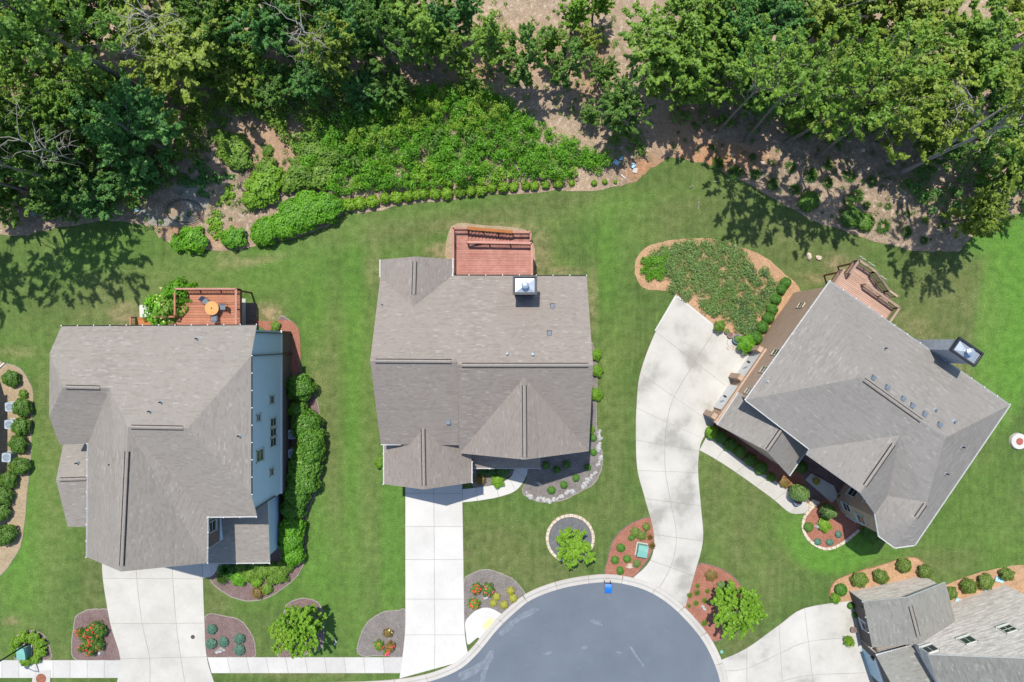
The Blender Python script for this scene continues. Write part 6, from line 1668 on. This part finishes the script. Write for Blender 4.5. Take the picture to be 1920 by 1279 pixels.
# bank grass clumps
many(["tuft", "tuft_b", "tuft_c"], [(1346, 307, 15), (1378, 324, 17), (1417, 327, 13), (1412, 294, 8), (1448, 345, 15), (1482, 314, 13), (1490, 355, 13), (1521, 328, 16), (1552, 310, 12), (1552, 342, 13), (1592, 330, 14), (1606, 366, 16), (1634, 341, 11), (1665, 387, 8), (1701, 401, 8), (1700, 435, 13), (1735, 413, 9), (1766, 425, 10), (1732, 451, 9), (1336, 277, 6), (1447, 306, 7), (1656, 425, 16), (1590, 380, 12), (1625, 385, 10)], "f_grass", "grass clump growing on the bare bank behind the angled house", "grass clumps on the bank", "grass clump", "grass_clump", hr=.7)
many(["row_a", "hedge_c"], [(1517, 377, 19), (1596, 408, 18), (1623, 417, 17)], "f_dark", "dense dark bush on the bare bank", "dense bushes on the bank", hr=1.1)

# flowers: petal tufts are parts of the bush they grow on
def flowering(px, py, r, h, m, petal, k, label, group=None, cat="rose bush"):
    c = W(px, py, h * .5); c.z = .03; root = thing("rose_bush", c, label, cat, group)
    me, r0, h0 = SHR["rose"]; 
    if not me.materials: me.materials.append(None)
    o = bpy.data.objects.new("foliage", me); COL.objects.link(o); o.parent = root; o.scale = (r / r0, r / r0, h / h0); o.material_slots[0].link = 'OBJECT'; o.material_slots[0].material = M[m]
    o.rotation_euler = (0, 0, random.uniform(0, 6)); rg = np.random.default_rng(int(px * 7 + py)); 
    C = []
    for i in range(k):
        a = rg.uniform(0, 6.28); q = r * math.sqrt(rg.uniform(0, 1)) * .95; C.append((q * math.cos(a), q * math.sin(a), h * (.98 - .35 * (q / r) ** 2)))
    V, Q = clusters(np.array(C), np.full(k, .085), 12, .11, .09, rg, .6)
    f = np_mesh("blossoms", V, Q); fo = link_mesh("blossoms", f, M[petal]); fo.parent = root; fo.location = (0, 0, 0); fo["kind"] = "stuff"
RG = "red rose bushes in the brown bed"
for x, y, r, k in ((170, 1183, .55, 9), (182, 1178, .6, 8), (158, 1190, .5, 7), (177, 1200, .55, 9), (190, 1185, .5, 2), (165, 1207, .5, 5), (185, 1210, .5, 2), (150, 1185, .35, 8), (170, 1222, .4, 5), (155, 1215, .35, 4)):
    flowering(x, y, r, .9, "f_dark", "red", k, "red flowering rose bush in the brown bed beside the left driveway", RG)
flowering(893, 1104, .5, .8, "f_dark", "red", 14, "red flowering bush in the grey bed, nearest its rim"); flowering(889, 1132, .52, .8, "f_mid", "red", 10, "orange-red flowering bush beside the white driveway"); flowering(915, 1106, .58, .9, "f_dark", "pink", 8, "dark bush with pink flowers in the grey bed")
flowering(727, 1187, .42, .6, "f_rust", "yellowfl", 2, "russet plant in the grey bed by the white drive", cat="shrub"); flowering(710, 1210, .45, .7, "f_mid", "red", 3, "green and reddish bush in the grey bed by the white drive"); flowering(731, 1213, .48, .7, "f_rust", "red", 7, "reddish rose bush by the sidewalk end")
flowering(724, 1223, .3, .4, "f_mid", "pink", 9, "small crimson flowering plant at the sidewalk edge")
rg = np.random.default_rng(99); Cv = []
for x, y, h in [(rg.uniform(292, 345), rg.uniform(535, 603), 2.6) for _ in range(60)]:
    p = W(x, y, h); Cv.append((p.x, p.y, p.z + rg.uniform(-.2, .5)))

# ---- uncountable undergrowth
def thicket(name, poly, dens, hgt, rad, per, ln, wd, m, label, cat, seed, upb=.5, z0=.05, holes=0.0):
    rg = np.random.default_rng(seed); P = smooth_path(poly, 4, True)
    xs = [p[0] for p in P]; ys = [p[1] for p in P]; A = (max(xs) - min(xs)) * (max(ys) - min(ys)) * MPP * MPP; n = int(A * dens)
    x = rg.uniform(min(xs), max(xs), n); y = rg.uniform(min(ys), max(ys), n); k = inpoly_np(x, y, P)
    nz = np.sin(x * .043 + seed) * np.sin(y * .051 + seed * 2) + .6 * np.sin(x * .11 + y * .07 + seed)
    if holes: k &= nz > -1.6 + holes * 1.6
    x, y, nz = x[k], y[k], nz[k]
    hh = rg.uniform(hgt[0], hgt[1], len(x)) * (1 + .65 * nz)
    C = np.stack([(x - 960) * MPP, (639.5 - y) * MPP, np.maximum(hh * .6, .1) + z0], 1); R_ = rg.uniform(rad[0], rad[1], len(x))
    V, Q = clusters(C, R_, per, ln, wd, rg, upb, 1.1 if hgt[1] > .8 else .8); V[:, 2] = np.maximum(V[:, 2], .03)
    o = link_mesh(name, np_mesh(name, V, Q), M[m]); return tag(o, label, cat, kind="stuff")
thicket("brush", [(560, 290), (600, 240), (660, 205), (760, 170), (850, 160), (930, 178), (1000, 225), (1060, 262), (1100, 285), (1135, 300), (1128, 325), (1040, 335), (900, 345), (780, 355), (700, 360), (650, 365), (610, 350)],
        5.5, (.4, 1.9), (.3, .65), 70, .22, .08, "f_bright", "bright green brush thicket behind the clipped row", "brush", 71)
thicket("brush", [(640, 240), (740, 190), (850, 175), (920, 200), (980, 240), (900, 260), (800, 250), (700, 290)], 3.0, (1.2, 2.6), (.25, .55), 54, .21, .07, "f_spray", "paler lime sprays rising out of the brush thicket", "brush", 72)
thicket("brush", [(700, 330), (760, 290), (860, 300), (960, 320), (1060, 310), (1120, 300), (1110, 325), (1000, 340), (850, 348), (720, 358), (650, 362)], 1.6, (.7, 1.6), (.3, .6), 50, .24, .12, "f_lime", "fresh lime leaves along the thicket's lawn side", "brush", 86)
thicket("brush", [(600, 330), (640, 290), (720, 250), (820, 230), (900, 265), (1000, 270), (960, 300), (820, 290), (720, 320)], 1.2, (.9, 1.7), (.35, .7), 50, .26, .14, "f_dark", "darker leaves running through the bright thicket", "brush", 87)
thicket("brush", [(380, 200), (440, 150), (520, 130), (620, 140), (700, 170), (760, 180), (660, 220), (600, 260), (560, 290), (520, 240), (470, 215), (420, 235)], 4.2, (.5, 1.6), (.35, .7), 50, .24, .12, "f_mid", "mid green understorey brush under the dead trees", "brush", 73, holes=.08)
thicket("brush", [(580, 250), (700, 190), (780, 200), (720, 250), (660, 300), (600, 310)], 2.6, (.6, 1.6), (.35, .7), 50, .26, .14, "f_dark", "dark understorey leaves at the thicket's shaded end", "brush", 74)
thicket("brush", [(-60, 420), (-60, 330), (60, 300), (200, 290), (300, 300), (350, 330), (300, 360), (255, 390), (200, 405), (120, 400), (40, 385), (0, 380)], 1.6, (.6, 1.6), (.4, .85), 50, .3, .19, "f_dark", "dark leafy understorey below the left trees", "brush", 75)
thicket("brush", [(-60, 280), (0, 120), (140, 130), (300, 160), (400, 210), (380, 300), (250, 300), (60, 300)], 2.4, (.5, 1.4), (.4, .8), 44, .26, .16, "f_mid", "patchy dark understorey deep in the left woods", "brush", 76, holes=.2)
thicket("brush", [(1140, 250), (1200, 240), (1215, 280), (1195, 300), (1150, 300), (1120, 280)], 1.8, (.5, 1.2), (.35, .6), 44, .25, .12, "f_dark", "dark weeds at the thicket's end by the clay path", "brush", 77)
thicket("brush", [(1250, 200), (1360, 170), (1500, 200), (1640, 210), (1700, 260), (1640, 270), (1500, 262), (1380, 240), (1290, 240)], 1.5, (.5, 1.5), (.35, .7), 50, .26, .14, "f_dark", "dark low growth along the top of the bank", "brush", 78, holes=.3)
thicket("brush", [(1690, 345), (1790, 300), (1930, 300), (1960, 390), (1850, 410), (1790, 440), (1740, 400)], 1.3, (.6, 1.8), (.4, .8), 44, .28, .16, "f_blue", "leafy growth round the forked tree's foot", "brush", 79, holes=.1)
thicket("brush", [(480, 20), (760, 0), (1000, 40), (1150, 60), (1120, 130), (980, 130), (880, 150), (760, 140), (600, 120)], 1.0, (.2, .9), (.25, .5), 36, .22, .1, "f_mid", "scattered saplings on the woodland floor", "brush", 80, holes=.2)
thicket("weeds", [(1250, 300), (1290, 230), (1500, 240), (1660, 270), (1790, 400), (1780, 460), (1640, 440), (1480, 380), (1340, 305)], .5, (.05, .25), (.15, .35), 26, .2, .05, "f_grass", "thin weeds scattered over the bare bank", "weeds", 91, .7, .14)
thicket("weeds", [(380, 250), (520, 215), (600, 260), (560, 330), (480, 400), (430, 450), (300, 450), (270, 400), (380, 330)], .8, (.05, .3), (.15, .35), 26, .2, .06, "f_grass", "thin weeds on the tan ground above the back hedge", "weeds", 92, .7, .14)
thicket("weeds", [(780, 160), (880, 20), (1130, 0), (1140, 200), (1080, 260), (960, 200)], .6, (.05, .35), (.15, .4), 26, .2, .07, "f_mid", "thin weeds on the open woodland floor", "weeds", 93, .7, .1)
thicket("ground_cover", [(402, 440), (392, 410), (412, 385), (425, 355), (440, 350), (440, 370), (425, 400), (418, 425), (430, 445), (415, 460)], 6, (.12, .3), (.22, .36), 30, .2, .17, "f_lime", "light green pumpkin-like creeping leaves below the netting ring", "ground cover", 81, .9, .14)
thicket("ground_cover", [(335, 345), (360, 312), (375, 300), (400, 320), (440, 330), (445, 338), (400, 345), (385, 372), (370, 350)], 5, (.15, .4), (.22, .4), 30, .22, .17, "f_blue", "dark creeping leaves above the grey soil", "ground cover", 82, .9, .14)
thicket("ground_cover", [(1222, 478), (1252, 461), (1310, 452), (1372, 456), (1398, 474), (1404, 498), (1428, 502), (1444, 518), (1460, 545), (1448, 572), (1430, 590), (1418, 612), (1407, 630), (1385, 622), (1370, 603), (1345, 592), (1325, 585), (1295, 565), (1262, 548), (1256, 522), (1236, 517)],
        8.5, (.06, .2), (.35, .6), 60, .22, .06, "f_juniper", "dull green juniper mat on the straw island beside the parking pad", "ground cover", 83, .7)
thicket("ground_cover", [(1198, 505), (1203, 490), (1222, 478), (1250, 472), (1245, 500), (1240, 520), (1215, 525)], 12, (.15, .35), (.3, .5), 56, .2, .05, "f_bright", "bright green end of the juniper mat", "ground cover", 84, .7)
thicket("ground_cover", [(1415, 610), (1430, 560), (1450, 520), (1400, 500), (1380, 560), (1370, 600), (1405, 632)], 3, (.15, .35), (.3, .5), 40, .2, .045, "f_juniper2", "deeper green half of the juniper mat", "ground cover", 85, .7)

# yellow blossoms of the deck vine
V, Q = clusters(np.array(Cv), np.full(len(Cv), .07), 9, .09, .08, rg, .6)
o = link_mesh("blossoms", np_mesh("blossoms", V, Q), M["yellowfl"]); tag(o, "pale yellow blossoms scattered over the vine on the red deck", "blossoms", kind="stuff")

# ---- pots
def pot(px, py, r, h, m, label, plant=None, pr=.3, ph=.5, group=None, z=.03, pk="loose_a"):
    c = W(px, py); c.z = z; root = thing("plant_pot", c, label, "pot", group)
    mb = MB(); mb.lathe(c, [(r * .7, 0), (r, h * .85), (r * 1.1, h * .87), (r * 1.1, h), (r * .92, h), (r * .88, h * .88)], 18); mb.build("pot", M[m], root)
    sb = MB(); sb.lathe(c, [(r * .86, h * .85), (r * .86, h * .9)], 14); sb.build("soil", M["mulch_brown"], root)
    if plant:
        me, r0, h0 = SHR[pk]; o = bpy.data.objects.new("foliage", me); COL.objects.link(o); o.parent = root; o.location = (0, 0, h * .8); o.scale = (pr / r0, pr / r0, ph / h0); o.material_slots[0].link = 'OBJECT'; o.material_slots[0].material = M[plant]
pot(1345, 612, .24, .4, "terracotta", "potted leafy plant at the edge of the parking pad, apart from the others", "f_mid", .5, .8, z=.06)
pot(1361, 621, .24, .35, "terracotta", "squat clay pot with a low green plant on the parking pad", "f_olivebox", .2, .15, z=.06, pk="row_a"); pot(1367, 628, .26, .35, "terracotta", "empty clay pot touching the squat planted one", z=.06)
pot(1379, 636, .4, .5, "pot_blue", "large blue glazed pot among the driveway plants", "f_juniper", .3, .25, z=.06, pk="row_a"); pot(1393, 645, .26, .45, "terracotta", "tall leafy potted plant against the boxwoods", "f_bright", .75, 1.0, z=.06)
pot(1491, 938, .36, .6, "pot_blue", "blue-grey pot on the curved walk under the spiral evergreen", z=.06); pot(1570, 929, .26, .4, "stone_edge", "round stone pot on the porch corner", "f_rust", .2, .2, pk="row_a"); pot(1525, 900, .26, .4, "terracotta", "porch pot with golden foliage", "f_gold", .3, .35, z=.2)
pot(1597, 1178, .25, .45, "terracotta", "clay pot by the shaded garage wall of the whitewashed house")
slab("porch_slab", [(1509, 899), (1520, 887), (1562, 910), (1570, 930), (1558, 942)], M["concrete"], 0, .2)
for i in range(3):
    c = W(1521 - i * 0.5, 943 + i * 0.2); a = W(1512 + i * 4, 940 - i * 4 + 6); b = W(1526 + i * 4, 950 - i * 4)
    mb = MB(); mb.beam((a.x, a.y, .06 + .05 * i), (b.x, b.y, .06 + .05 * i), .3, .12 + .08 * i); o = mb.build("porch_step", M["stone_edge"]); o["kind"] = "structure"
# wrought iron plant stand and hose by the garage
def plant_stand():
    c = W(1406, 656); c.z = .06; mb = MB(); n = 20
    for k, (dx, dy, r, z) in enumerate(((0, 0, .38, .5), (0, 0, .38, .04), (.1, .05, .25, .75), (-.2, .15, .18, .6))):
        mb.tube([c + Vector((dx + r * math.cos(2 * math.pi * i / n), dy + r * math.sin(2 * math.pi * i / n), z)) for i in range(n + 1)], .018, 5)
    for i in range(6):
        a = i * math.pi / 3; mb.tube([c + Vector((.38 * math.cos(a), .38 * math.sin(a), 0)), c + Vector((.38 * math.cos(a), .38 * math.sin(a), .5)), c + Vector((.1 + .25 * math.cos(a), .05 + .25 * math.sin(a), .75))], .016, 5)
    o = mb.build("plant_stand", M["iron"], org=c); tag(o, "dark wrought iron plant stand beside the garage corner", "plant stand")
    P = [(1364, 637), (1363, 644), (1366, 650), (1362, 652), (1366, 656), (1371, 648), (1375, 652), (1372, 656), (1376, 650), (1382, 646)]
    pts = smooth_path(P, 5); mb = MB(); mb.tube([(W(*p).x, W(*p).y, .075) for p in pts], .022, 5); q = W(1364, 637); o = mb.build("garden_hose", M["deck_brown"], org=(q.x, q.y, .06)); tag(o, "brown garden hose looped on the parking pad", "hose")
plant_stand()

# ---- scattered litter stones and sticks on the bank
rr = random.Random(5)
for i in range(22):
    x, y = rr.uniform(1280, 1720), rr.uniform(255, 420)
    if inpoly(x, y, [(1270, 250), (1640, 262), (1760, 400), (1740, 450), (1560, 410), (1380, 320)]):
        c = W(x, y); c.z = .15; stone("rock", c, rr.uniform(.1, .2), M["rock_tan"], 900 + i, None, "small pale stone lying on the bare bank", "small stones on the bank")
for i in range(12):
    x, y = rr.uniform(1290, 1680), rr.uniform(255, 380); a = rr.uniform(0, 3.1); L = rr.uniform(8, 26)
    pole_([(x, y), (x + L * .5 * math.cos(a) + 1, y + L * .5 * math.sin(a)), (x + L * math.cos(a), y + L * math.sin(a))], .03, M["bark_pale"], "thin fallen branch lying on the bare bank", "branch", "fallen_branch", .2)
    bpy.context.scene.collection.objects[-1]["group"] = "fallen branches on the bank"
